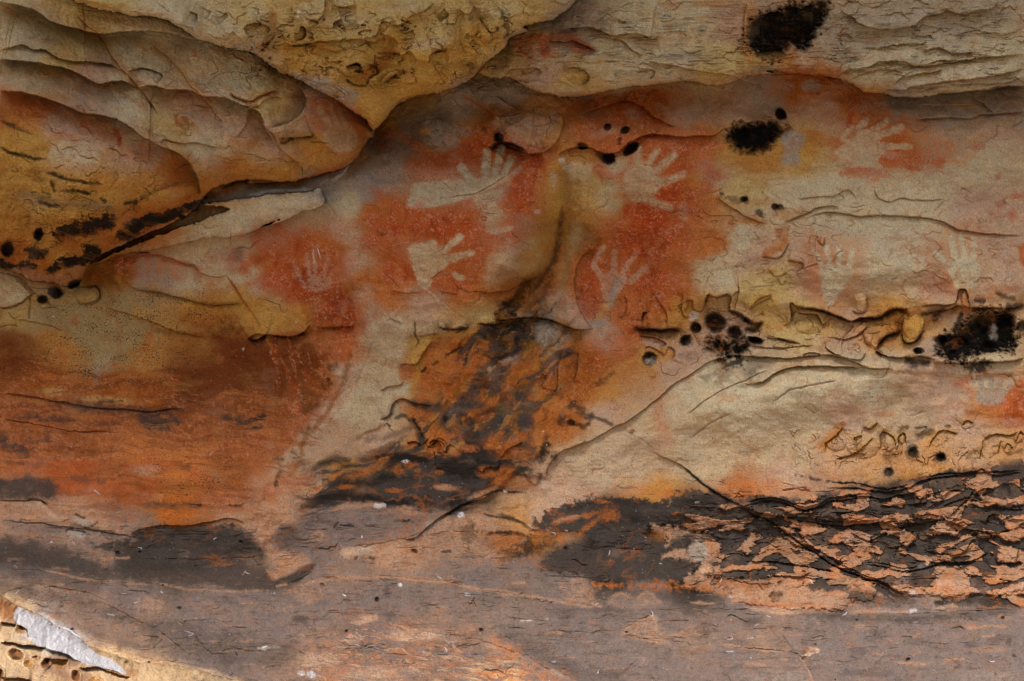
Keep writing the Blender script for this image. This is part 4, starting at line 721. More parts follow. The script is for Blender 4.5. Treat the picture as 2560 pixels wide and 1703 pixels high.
# ------------------------------------------------------------------ tile h
P('h', '380,250 480,300 500,480 470,540 380,520 300,480 290,400', 'SP', .6, 12, 20); G('h', '440,510,60,26 420,380,70,90 1200,430,100,90 1320,410,40,60', 'RD', a=.3)
P('h', '480,60 760,60 1250,100 1340,200 1200,280 1000,280 740,140 560,120', 'SL', .3, 20, 40)
hand('h', '500,310 620,300 720,330 640,460 560,560 520,500', ['520,340 490,260 460,200 16', '565,310 550,240 540,175 15', '625,310 625,240 622,185 14', '680,330 700,270 708,200 17'], 'cream', .9, 'faint cream hand stencil with four fingers left of the big pale swelling', tex=.25, halo='RO', hr=48, ha=.62)
hand('h', '1340,280 1500,250 1540,330 1520,430 1400,450 1345,340', ['1370,330 1310,270 1250,212 16', '1385,290 1370,200 1352,110 17', '1440,270 1430,180 1420,100 17', '1495,280 1500,200 1505,125 17'], 'cream', .9, 'faint cream hand stencil with raised fingers under the long ledge at far right', tex=.25, halo='RO', hr=48, ha=.62)
P('h', '1530,100 1640,110 1829,160 1829,480 1560,480 1530,330', 'SP', .4, 20, 40); P('h', '1800,170 1860,160 1860,300 1800,280', 'RD', .8, 6, 10)
G('h', '200,190,90,40,-40 60,10,70,20 340,280,50,24,20 190,340,30,20', 'SO', a=.7); L('h', '120,240 200,200 250,170 280,110', 'OR', 20, .6, n=.7); L('h', '500,100 495,150 515,165 530,120', 'OR', 9, .7)
P('h', '300,540 700,640 1100,560 1400,520 1400,460 1480,460 1480,540 1829,500 1829,620 1500,620 1300,600 1180,640 1100,800 860,840 720,820 600,760 500,680 330,620 260,700', 'SO', .5, 14, 40, tex=.3)
G('h', '560,720,80,50 150,700,120,60 420,690,80,50 100,560,90,60 700,530,100,40 1050,530,140,40', 'YO', a=.5)
G('h', '1700,450,120,30 1600,500,80,26 1320,600,90,40 1000,700,90,40 1450,560,30,90 940,800,60,40', 'OR', a=.6, n=.8)
for s, w in [('710,665 800,650 880,650 940,620 1000,590 1070,610', 18), ('330,560 420,575 520,600 640,640 700,665', 8), ('1150,630 1200,600 1330,585', 14), ('1480,600 1540,580 1640,570', 16), ('1700,580 1829,560', 24), ('870,820 920,770 1030,720', 14), ('1030,740 1050,790 1110,795', 14), ('1240,620 1270,660', 22), ('1500,520 1580,530', 18), ('1640,470 1700,500 1780,530', 14), ('0,705 60,720 100,690 130,665', 18), ('0,650 40,665', 14), ('860,860 910,890', 14), ('1040,910 1120,935 1220,930', 26), ('200,770 340,810', 6), ('1100,800 1180,720', 7), ('1420,600 1400,680 1360,740', 14)]:
    L('h', s, 'BK', w, .85, 2, n=1.1, h=.004)
P('h', '1250,830 1280,760 1360,740 1400,700 1500,640 1540,600 1680,600 1740,620 1770,690 1760,840 1700,860 1560,870 1440,900 1380,920 1280,880', 'BK', .97, 12, 24, ns='f1', h=-.04, tex=.1, pid=part('soot_patch', 'broad soot-black patch around the far right hollows'))
for s, l in [('1560,690,58,66,20', 'deep oval black hollow, left of the two large far right hollows'), ('1700,660,66,58', 'deep round black hollow, right of the two large far right hollows'), ('1290,790,44,34,-30', 'black hollow at the left end of the far right soot patch'), ('1135,858,36,22', 'small isolated black hollow left of the far right soot patch'), ('65,785,46,22,10', '')]:
    O('h', s, .07, 'BK', .95, halo=1.3, name='hollow' if l else '', lab=l)
O('h', '1420,800,50,40 1600,820,60,34 1360,860,30,20 1810,700,34,40', .03, 'BK', .6)
P('h', '1400,740 1440,650 1520,600 1560,590 1500,660 1440,740', 'BR', .25, 8, 14, tex=.4); P('h', '1600,700 1640,690 1660,760 1620,770', 'GY', .8, 6, 10, ns='f1', tex=.3)
P('h', '1420,930 1600,925 1600,980 1540,1020 1480,1000', 'BK', .85, 12, 30, ns='f1'); P('h', '1140,800 1250,790 1260,860 1180,890 1140,880', 'SL', .5, 10, 14)
P('h', '1040,640 1110,620 1180,640 1160,710 1100,780 1050,780', 'YO', .6, 8, 8); B('h', '1100,700,55,80,20 810,760,30,50 760,540,45,60 1450,520,30,70 430,690,90,60 1260,640,40,30', .018)
G('h', '800,900,180,26,5 440,890,60,16', 'SL', a=.5); G('h', '60,940,120,50 40,1000,60,40', 'SG', a=.4, n=1.2)
P('h', '1400,1050 1500,1080 1530,1140 1480,1140 1380,1090', 'RD', .5, 10, 20, tex=.4); P('h', '1480,1030 1829,1000 1829,1380 1700,1320 1700,1190 1740,1070 1560,1040', 'RD', .5, 16, 30, tex=.4)
P('h', '1760,1060 1829,1040 1829,1330 1720,1320 1690,1230 1720,1150', 'RD', .6, 8, 14, tex=.3)
hand('h', '1530,1120 1620,1100 1700,1125 1690,1190 1620,1215 1530,1185', ['1560,1130 1545,1045 17', '1612,1120 1612,1035 18', '1655,1125 1672,1055 17', '1695,1140 1735,1080 14'], 'SL', .8, 'small grey hand stencil with four stubby fingers in red at the right edge', f=3, tex=.2)
P('h', '480,1490 560,1400 660,1320 800,1270 1000,1260 1200,1280 1450,1240 1520,1270 1500,1340 1700,1330 1829,1320 1829,1620 500,1620', 'SP', .5, 14, 50, tex=.3)
G('h', '620,1420,90,80 800,1480,80,60 950,1480,60,60 1450,1350,100,60 1700,1430,80,50', 'SP', a=.6); L('h', '480,1500 560,1420 640,1340 670,1320', 'OR', 26, .8, 2, n=.5); G('h', '1480,1270,50,36 920,1270,60,20', 'OR', a=.7)
for s, w in [('1000,1400 1050,1360 1080,1370', 20), ('1110,1420 1180,1395 1250,1375', 24), ('905,1530 950,1545 985,1520', 24), ('715,1430 730,1470 780,1440', 5), ('880,1390 890,1440 900,1400', 8), ('1450,1560 1500,1510 1550,1500', 12), ('1720,1540 1770,1520 1829,1500', 12), ('1310,1355 1350,1345', 10), ('1110,1360 1200,1350', 7)]:
    L('h', s, 'BK', w, .85, 2, n=1, h=.003)
for s in ['540,1520 530,1460 600,1400 650,1350', '600,1560 700,1530 760,1500 850,1420', '900,1500 890,1420 920,1390 980,1420 990,1500', '1000,1500 1010,1420 1050,1400 1060,1460', '1210,1500 1230,1430 1300,1380 1400,1400', '1560,1440 1640,1400 1740,1400 1780,1380', '1540,1560 1560,1440', '1660,1540 1670,1440', '1700,1500 1720,1460 1760,1490', '1770,1440 1800,1380 1829,1400', '740,1450 720,1420 780,1410', '780,1350 830,1370 880,1330', '1420,1340 1450,1310 1500,1330']:
    E('h', s, .010, 24, 14, c='rust', w=3, a=.8)
B('h', '600,1440,70,70,-30 800,1500,70,60 950,1450,40,60 1030,1430,24,34 1460,1330,46,34 1600,1500,60,60 1720,1490,28,34 1790,1420,36,30', .018)
O('h', '1100,1500,34,36 1285,1540,36,32', .03, 'SK', .75, name='hollow', lab=''); G('h', '890,1400,20,20 1100,1440,50,30', 'SL', a=.7)
# ------------------------------------------------------------------ tile i : lower left
G('i', '350,170,300,60 1000,170,160,40 1290,210,60,50 1000,300,80,50 500,300,300,60', 'RD', a=.45); G('i', '950,190,90,36', 'SP', a=.5)
P('i', '-60,260 140,225 260,260 400,290 330,400 250,390 100,400 -60,380', 'SG', .9, 14, 30, tex=.15)
L('i', '-40,-10 60,40 130,60 200,110', 'SG', 26, .6, 2, n=1); L('i', '450,240 560,250 700,260', 'SG', 20, .5, 2, n=1.2); L('i', '0,140 150,145 320,150', 'SG', 10, .5, 2, n=1.4)
L('i', '920,430 1100,430 1300,415 1340,410', 'SG', 20, .6, 2, n=1.4); L('i', '1180,410 1330,412', 'BK', 6, .8, n=.8); L('i', '1490,415 1560,415 1620,395', 'BK', 7, .7, n=1.2)
G('i', '1150,300,220,50 1500,200,160,120', 'BR', a=.35)
P('i', '0,390 150,390 300,420 400,500 300,530 100,510 0,500', 'TN', .8, 10, 20, tex=.3); L('i', '240,385 300,440 380,510', 'SP', 12, .7, n=.6)
P('i', '480,480 560,480 680,530 800,560 900,580 850,660 700,660 560,640 430,560', 'TN', .7, 10, 40, tex=.4)
L('i', '0,520 200,560 440,580 700,620 850,650 900,640', 'PU', 34, .75, 1.8, n=.8); L('i', '430,530 620,580 800,620', 'SG', 18, .6, 2, n=1)
P('i', '430,600 480,570 550,590 560,650 480,640', 'GY', .7, 5, 10); P('i', '470,490 560,500 620,530 560,560 500,530', 'GY', .6, 5, 10)
for s in ['165,385 200,375 260,380 320,420', '490,470 560,500', '430,600 445,575 520,590 560,610', '590,560 620,540 640,530', '480,650 510,690']: L('i', s, 'BK', 7, .7, n=1, h=.004)
P('i', '620,690 860,640 880,600 1040,560 1250,570 1480,545 1600,600 1690,700 1700,770 1500,830 1300,830 1000,800 680,750', 'SG', .92, 10, 30, ns='f1', tex=.15)
P('i', '600,720 680,740 740,800 800,900 700,860 600,800', 'TN', .5, 10, 30, tex=.5); P('i', '400,620 560,660 650,740 560,760 400,700', 'PO', .8, 12, 30)
P('i', '-100,680 300,720 560,800 620,880 600,1000 300,930 -100,860', 'SG', .5, 20, 40, tex=.2)
G('i', '1700,830,70,50 1780,830,40,60', 'TN', a=.6); L('i', '1510,770 1600,770 1700,755', 'OR', 12, .6, n=1.2); L('i', '1540,750 1650,740', 'OR', 8, .6, n=1.4)
for s in ['250,840 420,870 560,905 640,915 860,925 1000,945', '980,925 1100,945 1240,965 1500,980 1800,965', '650,770 860,765', '1300,820 1500,815 1700,810', '100,930 240,945 400,975', '1560,1055 1700,1055']: L('i', s, 'TN', 7, .75, 2, n=1.2)
P('i', '-60,870 150,940 400,980 560,1040 640,1110 900,1180 1000,1290 900,1330 700,1290 500,1200 300,1110 120,1060 -60,960', 'PO', .75, 16, 50, tex=.4)
P('i', '900,1060 1000,1040 1080,1100 1060,1140 900,1120', 'TN', .45, 12, 30, tex=.4); G('i', '1400,1100,200,40,10 1500,890,300,50 1100,880,250,40', 'PO', a=.6)
P('i', '640,1040 760,1090 950,1200 1100,1280 1500,1400 1600,1500 1300,1460 900,1380 760,1300 560,1230 900,1330 1000,1290', 'SG', .35, 20, 40)
for s in ['700,1130 750,1140', '1200,1245 1260,1260 1220,1280', '1490,1260 1500,1265', '1055,990 1070,1000', '940,565 955,570', '900,700 930,705', '480,660 500,690', '1700,1360 1790,1340', '1005,755 1020,765', '615,320 650,350', '1370,90 1390,70', '460,40 475,35']: L('i', s, 'WH', 3.5, .5, 2, n=1.8)
P('o', '-40,1235 150,1260 250,1300 330,1280 370,1235 420,1218 540,1212 590,1240 630,1325 690,1330 640,1360 500,1350 380,1340 240,1335 120,1310 -40,1290', 'SG', .8, 12, 24, tex=.15)
P('o', '-40,1330 100,1350 250,1400 450,1440 700,1500 600,1540 400,1470 200,1400 -40,1370', 'SG', .45, 24, 40, tex=.2)
# foreground boulder
P('i', '0,1020 100,1070 130,1100 100,1180 60,1170 0,1150', 'OR', .7, 10, 14)
P('i', '120,1090 220,1140 300,1160 380,1210 450,1220 560,1330 640,1390 760,1450 820,1515 700,1490 520,1440 430,1380 340,1360 210,1310 180,1240 90,1170', 'WH', .98, 3, 2, ns='m1', tex=.1, pid=part('white_crust', 'smooth white mineral crust on the pale foreground rock'))
L('i', '260,1340 350,1380 430,1385 480,1430 560,1440 650,1470 800,1520', 'SK', 10, .9, 1.6, n=.8, h=.01); L('i', '330,1385 390,1380 480,1420', 'SK', 14, .9, n=.9); G('i', '620,1430,90,30,20', 'GR', a=.5, n=1.2)
L('i', '110,1325 240,1340 300,1360', 'SK', 5, .8)
P('i', '550,1300 640,1350 740,1400 900,1450 1200,1480 1500,1545 1700,1600 1000,1600 860,1540 780,1440 640,1370', 'BC', .7, 8, 20, tex=.4)
G('i', '760,1420,80,50,20 250,1520,180,40,20 60,1240,70,50 0,1430,60,60 500,1500,60,30 1300,1520,120,30', 'BC', a=.8); G('i', '860,1510,40,30', 'OR', a=.5)
for s in ['105,1200 180,1230 190,1290', '0,1320 60,1310 160,1330 300,1350', '520,1480 640,1480 720,1510 850,1540', '0,1180 100,1200', '300,1420 450,1430', '0,1540 200,1568']: E('i', s, .025, 26, 18, c='BR', w=4, a=.6)
for s, l in [('110,1390,56,40,20', 'large brown cavity with eyelid rim in the foreground rock'), ('300,1445,28,34,20', 'narrow deep cavity in the middle of the foreground rock'), ('495,1530,30,34', 'rusty pocket near the bottom of the foreground rock'), ('0,1530,26,40', 'dark pocket cut by the left edge of the foreground rock')]:
    O('i', s, .05, 'BR', .8, halo=1.3, ha=.5, hc='TN', rim=.012, name='hollow', lab=l)
O('i', '390,1450,50,20,10 190,1455,32,26 230,1410,20,10 140,1230,30,26 620,1560,40,20', .02, 'SO', .6, rim=.008); G('i', '320,1475,14,12 100,1420,30,14', 'BK', a=.8)
# ------------------------------------------------------------------ tile j
P('j', '340,160 430,150 600,110 700,100 900,60 1100,90 1180,110 1300,130 1300,80 1400,60 1829,0 1829,180 1700,180 1620,200 1600,290 1480,380 1200,420 900,420 700,360 500,370 330,470 340,420 500,330 560,320 500,300 640,200 560,180 450,260 400,280 350,220', 'SG', .5, 12, 40, tex=.3)
for s, w, a in [('330,455 400,410 500,375 640,365 800,380 1000,385 1200,400 1450,400', 44, .95), ('500,315 600,270 700,290 860,250 1000,260 1200,260 1400,290 1600,290', 40, .85), ('700,120 820,110 900,95 1000,90 1100,110 1200,130', 20, .9), ('440,160 560,130 680,110', 16, .6), ('880,200 930,150 980,110 1100,140 1260,150 1560,140 1700,160', 34, .9), ('400,260 440,180 560,130', 16, .6), ('560,210 640,160 740,150', 14, .5),
             ('1300,110 1420,90 1560,70 1700,60', 40, .75), ('1250,180 1400,210 1540,230 1600,290', 60, .8), ('1050,210 1020,160', 14, .7), ('860,200 800,260', 20, .5), ('1540,280 1620,230 1720,210 1829,180', 20, .6)]:
    L('j', s, 'SK', w, a, 1.6, n=.9, ns='m1')
P('j', '1020,170 1120,130 1400,130 1560,200 1500,330 1300,400 1000,380 860,330 900,270 1000,240', 'SG', .9, 14, 50, tex=.15); P('j', '1250,130 1500,140 1480,240 1300,240', 'SK', .8, 12, 30)
G('j', '870,130,60,20,-30 760,200,100,26,-20 980,190,40,30 1060,150,40,24 640,300,60,16 960,320,60,14 1280,310,50,16 1250,200,30,16 1100,190,24,12 1440,50,60,20 560,230,60,16,-30', 'OR', a=.75, n=.9, ns='f1')
G('j', '1240,30,80,40 1330,60,60,30 1060,30,40,24 1620,30,60,24 1560,200,60,40 1660,230,80,50,-30 1540,340,70,20,-30', 'OR', a=.8, n=.8)
for s in ['1180,20 1210,0 1260,30 1240,70', '1290,70 1320,20', '1030,20 1080,5 1130,30 1080,50', '1220,60 1230,180', '1530,210 1560,170 1640,170']: E('j', s, .014, 18, 12, a=.7)
P('j', '180,220 400,230 350,330 300,450 200,560 180,640 80,640 0,560 0,300', 'TN', .55, 20, 40, tex=.3); G('j', '250,260,60,40 150,330,60,60 360,260,40,70,30', 'RD', a=.35); L('j', '225,190 200,240 180,310', 'SK', 13, .8, 2, n=1.2)
for s in ['120,380 60,400 0,400', '270,60 330,100 280,120', '150,120 240,110']: L('j', s, 'SG', 8, .6, 2, n=1.3)
P('j', '220,560 340,500 470,470 700,450 900,480 1100,470 1180,540 1040,620 860,670 700,690 500,700 430,740 300,730 190,700 180,620', 'PU', .85, 14, 40, tex=.2); P('j', '200,600 260,540 330,560 340,660 260,700 190,690', 'SG', .6, 12, 20)
L('j', '540,460 640,430 760,420 900,410', 'TN', 16, .8, 2, n=1); L('j', '820,425 900,415', 'WH', 14, .5, n=1.4); G('j', '1020,440,60,20 1060,470,60,14 460,620,50,40 1300,310,80,20 1530,350,90,30,-20', 'TN', a=.8, n=.8, ns='f1'); G('j', '1000,525,50,14', 'SG', a=.7, n=1.2, ns='f1')
P('j', '200,740 320,730 410,760 420,790 300,840 180,900 130,850 190,830', 'TN', .9, 7, 14, tex=.25); G('j', '210,820,50,50 150,880,20', 'OR', a=.3); P('j', '100,790 180,750 200,820 150,850', 'PO', .6, 8)
P('j', '180,905 300,850 420,795 450,800 420,850 300,910 200,950', 'SG', .95, 6, 10, tex=.1); L('j', '200,940 300,910 430,850', 'BK', 5, .7, n=1)
P('j', '1220,520 1480,470 1829,560 1829,640 1700,780 1400,760 1060,740 700,750 660,720 860,680 1080,620', 'TN', .6, 14, 40, tex=.4)
L('j', '1240,515 1300,480 1400,420 1500,370 1590,330 1640,320 1700,330 1829,335', 'BK', 9, .9, n=.5)
L('j', '600,730 700,720 860,700', 'SP', 26, .7, n=1); G('j', '780,720,100,24', 'GY', a=.5, n=1.3, ns='f1'); 
for s in ['1160,560 1200,545', '1080,640 1130,610 1160,580']: L('j', s, 'GY', 12, .8, n=.9, h=-.004)
for s in ['560,570 600,520', '600,545 700,555', '700,770 720,750', '780,770 830,770', '1000,525 1060,515', '1260,730 1340,720']: L('j', s, 'BK', 7, .7, n=1.3, h=.004)
O('j', '1080,717,20,14,30 833,1042,14 650,1235,12,10 485,935,12,10 1015,1440,16,8', .012, 'SK', .8)
P('j', '1400,600 1560,580 1640,600 1829,600 1829,760 1700,760 1640,700 1500,660', 'BR', .4, 14, 60, ns='m1', tex=.5); L('j', '1550,620 1640,600 1740,600 1829,620', 'SK', 12, .9, n=.8); L('j', '1530,470 1640,490 1829,540', 'BK', 9, .8, n=.7)
G('j', '1440,590,50,70 1500,600,10 1540,600,10 1560,640,10 1470,560,10 1720,740,80,40 1829,700,50,60', 'SK', a=.65, n=1.5, ns='f1')
for s in ['250,985 400,925 560,890 800,885 1050,890 1300,925 1500,965 1829,1000', '180,945 260,930']: L('j', s, 'TN', 10, .8, 2, n=.9)
P('j', '240,985 360,940 500,900 480,990 420,1080 340,1050 300,1010', 'TN', .5, 12, 20, tex=.4)
P('j', '560,1290 700,1180 860,1170 1100,1210 1300,1260 1560,1290 1700,1380 1829,1430 1829,1620 1000,1620 300,1620 360,1420 480,1330', 'RO', .35, 50, 70, tex=.7); streaks('j', '560,1290 700,1180 860,1170 1100,1210 1300,1260 1560,1290 1829,1380 1829,1640 300,1640 360,1420', .15, 110, 10, 'PU', .0, .75, 233); streaks('j', '560,1290 860,1170 1300,1260 1829,1380 1829,1640 300,1640', .12, 80, 9, 'SP', .12, .5, 235)
G('j', '770,1170,90,24,-10 620,1320,90,30 1100,1270,200,30 450,1440,120,50 1000,1280,80,24 850,1520,200,40', 'SP', a=.6, n=.9, ns='f1')
for s in ['500,1290 700,1340 900,1330 1080,1320', '660,1300 780,1350 900,1380 980,1450', '1200,1380 1330,1390', '1450,1400 1530,1360', '950,1500 1200,1550', '1400,1400 1560,1450']: L('j', s, 'PU', 16, .7, 2, n=1.2)
P('j', '1460,1400 1540,1370 1680,1370 1700,1440 1520,1450', 'PU', .6, 12, 30, tex=.3); G('j', '920,1140,30,26 340,1160,60,30 900,980,20,60', 'SG', a=.55, n=1.5, ns='f1')
G('j', '1400,480,14,16 1385,485,18,18 1035,130,18,10 995,940,14,12 1430,1000,16,10 1680,325,14,10 120,1350,24,12 350,1520,22,20 410,1530,24,22', 'WH', a=.8, n=1.2, ns='f1')
for s in ['100,1365 160,1340 220,1345', '60,1345 110,1360']: L('j', s, 'GY', 9, .7, n=.9)
# ------------------------------------------------------------------ tile k
P('k', '340,160 400,100 600,0 900,0 1020,60 1100,150 1060,230 940,320 800,360 640,370 440,430 260,540 120,480 0,440 60,360 240,340 330,260', 'SP', .35, 20, 40, tex=.3)
P('k', '560,380 800,300 1100,280 1330,290 1420,320 1300,400 1100,390 900,370 760,380', 'OR', .35, 20, 50, tex=.4); P('k', '1400,230 1640,200 1829,150 1829,350 1600,390 1440,310', 'TN', .5, 24, 40, tex=.3); G('k', '1750,310,100,30 1600,290,140,24', 'RO', a=.45)
P('k', '240,575 340,460 470,410 620,370 760,375 900,370 1060,390 1200,340 1400,330 1500,350 1600,420 1690,490 1829,500 1829,640 1680,560 1560,540 1440,600 1300,560 1120,540 1000,545 980,600 1110,600 1110,780 1240,790 1340,780 1260,860 1220,930 1000,920 860,910 640,880 440,870 300,830 400,700 680,690 560,600 400,600', 'SG', .96, 8, 30, ns='f1', tex=.12)
P('k', '400,690 660,690 1100,720 1120,860 1200,920 900,915 500,880 300,830', 'SG', .6, 16, 30, tex=.1)
P('k', '1640,560 1829,500 1829,640 1700,640', 'SG', .9, 8, 16); G('k', '800,500,160,70 900,400,200,30,8 560,420,120,26,-14 420,600,80,26 1250,400,120,40', 'SK', a=.7, n=1, ns='m1')
L('k', '1220,160 1300,230 1400,310 1500,370 1620,430 1700,490', 'SK', 11, .8, 1.6, n=.6)
G('k', '480,510,120,20,-18 620,480,50,16,-10 740,480,60,50 600,560,90,18,-35 560,610,40,12 700,400,60,12 1180,470,30,10', 'OR', a=.7, n=1, ns='f1'); L('k', '370,540 430,520 560,480', 'TN', 12, .7, 2, n=.9)
P('k', '1000,560 1110,545 1200,560 1300,590 1400,600 1440,660 1480,690 1560,700 1640,780 1560,850 1520,880 1400,880 1380,960 1250,960 1240,900 1330,800 1280,780 1120,770 1110,720 1230,710 1280,660 1200,640 1130,690 1110,620', 'TN', .9, 6, 24, ns='f1', tex=.25)
for s in ['1460,590 1520,550 1600,560 1680,540 1660,620 1829,640 1829,720 1700,730 1640,780 1600,680 1580,640 1460,610', '1300,500 1340,480 1360,510 1330,530', '1460,420 1520,410 1530,440 1480,440', '1650,440 1690,420 1829,440 1829,480 1700,470', '1400,720 1500,740 1600,760 1640,800 1540,870 1420,860 1380,760']:
    P('k', s, 'TN', .9, 5, 12, ns='f1', tex=.2)
P('k', '1280,660 1330,640 1380,710 1360,780 1280,770 1240,740', 'GY', .75, 5, 8, tex=.3); P('k', '1000,600 1060,580 1110,600 1100,640 1010,640', 'BR', .6, 6, 8); P('k', '1380,790 1450,830 1440,870 1370,870 1330,830', 'SP', .7, 6, 12, tex=.5)
for s in ['1150,640 1230,620 1300,590 1280,660 1160,700', '1450,600 1560,620 1600,680 1500,650', '1430,710 1560,680 1610,760 1480,740', '1400,780 1520,780 1530,830 1420,820', '1480,890 1640,820 1700,800 1829,790 1829,900 1640,920', '1640,740 1829,720 1829,800 1650,790', '1110,790 1250,780 1220,850 1120,860', '1660,930 1829,900 1780,960']:
    P('k', s, 'SG', .85, 7, 16, ns='f1', tex=.2)
P('k', '640,920 860,940 1100,920 1260,930 1400,950 1520,900 1700,930 1829,920 1829,1070 1640,1050 1520,1010 1380,970 1240,975 900,960 700,950', 'OR', .7, 8, 24, ns='f1', tex=.4); G('k', '1500,960,120,40 1700,1000,120,40', 'TN', a=.8, n=1, ns='f1'); G('k', '1600,1015,60,12 1800,1080,40,10', 'WH', a=.6, n=1.6, ns='f1')
P('k', '640,980 900,980 1100,970 1300,985 1500,1010 1460,1080 1200,1090 1100,1040 900,1010 680,1010', 'SG', .55, 16, 30, tex=.2)
for s, w in [('0,130 100,150 60,180 0,170', 18), ('20,320 100,240 180,190 260,180', 26), ('270,150 320,60 340,0', 26), ('180,200 260,280 300,200', 10), ('0,90 100,90', 20), ('0,465 120,510 240,570', 10), ('0,605 80,600 180,620', 12)]: L('k', s, 'SK', w, .7, 2, n=1.2)
G('k', '60,60,90,60 180,90,60,40 60,230,60,70 190,270,80,40', 'OR', a=.6, n=.9); G('k', '330,620,160,40 60,660,120,60', 'OR', a=.5, n=.8); G('k', '230,690,90,50 150,740,60,30 340,650,60,40', 'SK', a=.6, n=1.4, ns='f1')
for s in ['330,880 450,890 600,895', '500,890 620,895', '80,1220 190,1220', '400,1240 500,1260']: L('k', s, 'BK', 4, .6, n=1.2)
for s in ['100,930 200,920', '0,1000 200,1010 400,1050 640,1080', '740,1065 770,1010 830,995 890,1020', '910,1030 960,995 1010,995 1090,1060', '840,1230 940,1170 1050,1135', '850,1270 940,1295 1100,1295', '1260,1060 1450,1060', '1460,1330 1700,1355 1829,1365', '310,1260 440,1260', '150,1170 240,1170', '620,1050 700,1080']: L('k', s, 'TN', 9, .7, 2, n=1.2)
P('k', '820,1240 940,1170 1040,1140 1030,1200 1100,1240 1240,1260 1100,1300 900,1290', 'TN', .55, 12, 30, tex=.4); P('k', '400,950 520,900 620,960 700,1040 560,1050', 'TN', .5, 12, 30, tex=.5); P('k', '760,1020 840,1000 900,1040 1000,1000 1080,1060 900,1090 740,1060', 'PO', .7, 10, 14)
P('k', '-40,1340 100,1340 200,1440 330,1500 440,1600 -40,1640', 'RO', .6, 34, 60, tex=.6); streaks('k', '-200,1330 100,1340 200,1440 330,1500 440,1640 -200,1640', .2, 90, 10, 'PU', .02, .7, 231); P('k', '50,1280 200,1370 350,1470 500,1540 800,1560 840,1500 500,1460 300,1360 100,1260', 'SG', .45, 20, 30)
G('k', '450,1130,60,50 1400,1110,200,16 700,1100,200,16 1650,1180,60,30', 'SG', a=.4); G('k', '400,1520,90,20,20', 'GY', a=.5, n=1.2)
for s in ['1300,400 1330,396', '740,710 735,750', '450,590 470,590', '215,540 245,570', '895,700 892,720', '1070,800 1090,805', '970,630 980,635', '50,330 62,325', '1495,1290 1550,1295 1540,1270', '1635,1290 1680,1285', '1530,1160 1540,1170', '355,1435 390,1435', '1510,1380 1560,1375', '1120,590 1125,600', '150,1165 240,1170', '1770,1140 1800,1150']: L('k', s, 'WH', 3, .45, 2, n=1.8)
# ------------------------------------------------------------------ tile l : black and orange bands
P('l', '500,0 1829,0 1829,160 1560,180 1200,240 900,290 540,270 480,200 460,100', 'SO', .35, 20, 50, tex=.3); G('l', '100,270,160,40 300,330,160,36 60,345,140,26', 'RO', a=.5)
G('l', '1100,60,50,60 940,210,70,50 1290,110,50,40', 'SL', a=.4)
P('l', '-60,400 200,370 400,390 540,340 700,350 760,280 560,260 440,250 340,220 480,260 760,270 940,290 1060,250 1200,230 1300,190 1560,175 1829,155 2000,150 2000,820 1829,830 1560,840 1300,860 1200,840 1060,850 900,820 760,830 880,930 1080,1030 860,1000 700,900 600,830 420,800 240,800 -60,810', 'SG', .97, 6, 14, ns='f1', tex=.05)
P('l', '-60,440 100,480 400,520 640,530 700,620 860,640 1100,560 1300,540 1400,590 1829,560 1829,600 1400,600 900,600 600,560 100,500', 'SG', .6, 12, 20)
TNI = ['20,425 80,420 200,435 400,445 480,430 560,440 620,400 640,420 740,440 760,390 830,370 890,400 900,460 820,460 760,520 700,520 600,510 400,500 200,490 80,480',
 '360,600 420,545 500,560 600,570 660,600 740,650 820,660 870,620 940,650 1010,660 1080,640 1110,600 1200,570 1300,545 1400,590 1500,620 1560,590 1680,590 1829,580 1829,640 1700,660 1660,620 1520,640 1480,700 1400,740 1340,760 1260,740 1280,660 1400,640 1360,610 1240,620 1180,660 1130,620 1060,700 1060,750 980,760 1000,700 960,700 930,680 900,740 880,770 850,700 800,700 790,740 750,760 700,720 640,670 600,690 640,720 700,780 720,810 660,800 560,740 440,680',
 '0,640 160,640 250,640 320,690 420,720 460,740 320,740 220,720 60,740 0,740', '240,565 320,565 330,600 280,600', '900,590 980,590 1050,580 1000,610 920,610',
 '1210,280 1240,240 1340,230 1430,240 1420,290 1340,310 1290,360 1250,420 1200,420', '1440,270 1540,220 1600,240 1560,280 1480,290', '1500,330 1620,270 1829,250 1829,400 1740,420 1700,360 1600,330 1500,370 1430,450 1370,520 1350,520 1420,420 1480,360', '960,490 1060,480 1140,460 1280,490 1270,520 1140,510 1060,530 980,520', '900,410 1020,370 1050,390 1030,420 940,430', '1580,500 1640,475 1720,490 1680,540 1600,540', '1750,480 1829,480 1829,520 1760,515', '720,330 790,320 820,340 730,350', '940,310 1060,300 1180,290 1190,350 1100,370 1000,340', '640,410 560,440 600,400', '380,300 520,300 520,370 400,380 440,340',
 '770,830 880,825 1060,855 1200,840 1330,820 1540,820 1640,850 1720,840 1829,820 1829,980 1500,1010 1200,1020 1090,1010 1000,970 900,930 820,880', '1620,700 1780,700 1790,780 1640,790', '1190,710 1300,700 1280,750', '160,880 300,880 420,850 460,825 640,870 760,900 860,950 840,1040 700,1040 640,1100 400,1100 100,1070 -60,1040 -60,960 100,970 160,950', '1650,400 1700,400 1690,415']
for s in TNI: P('l', s, 'TN', .95, 4, 9, ns='f1', tex=.2, h=.012, r=12)
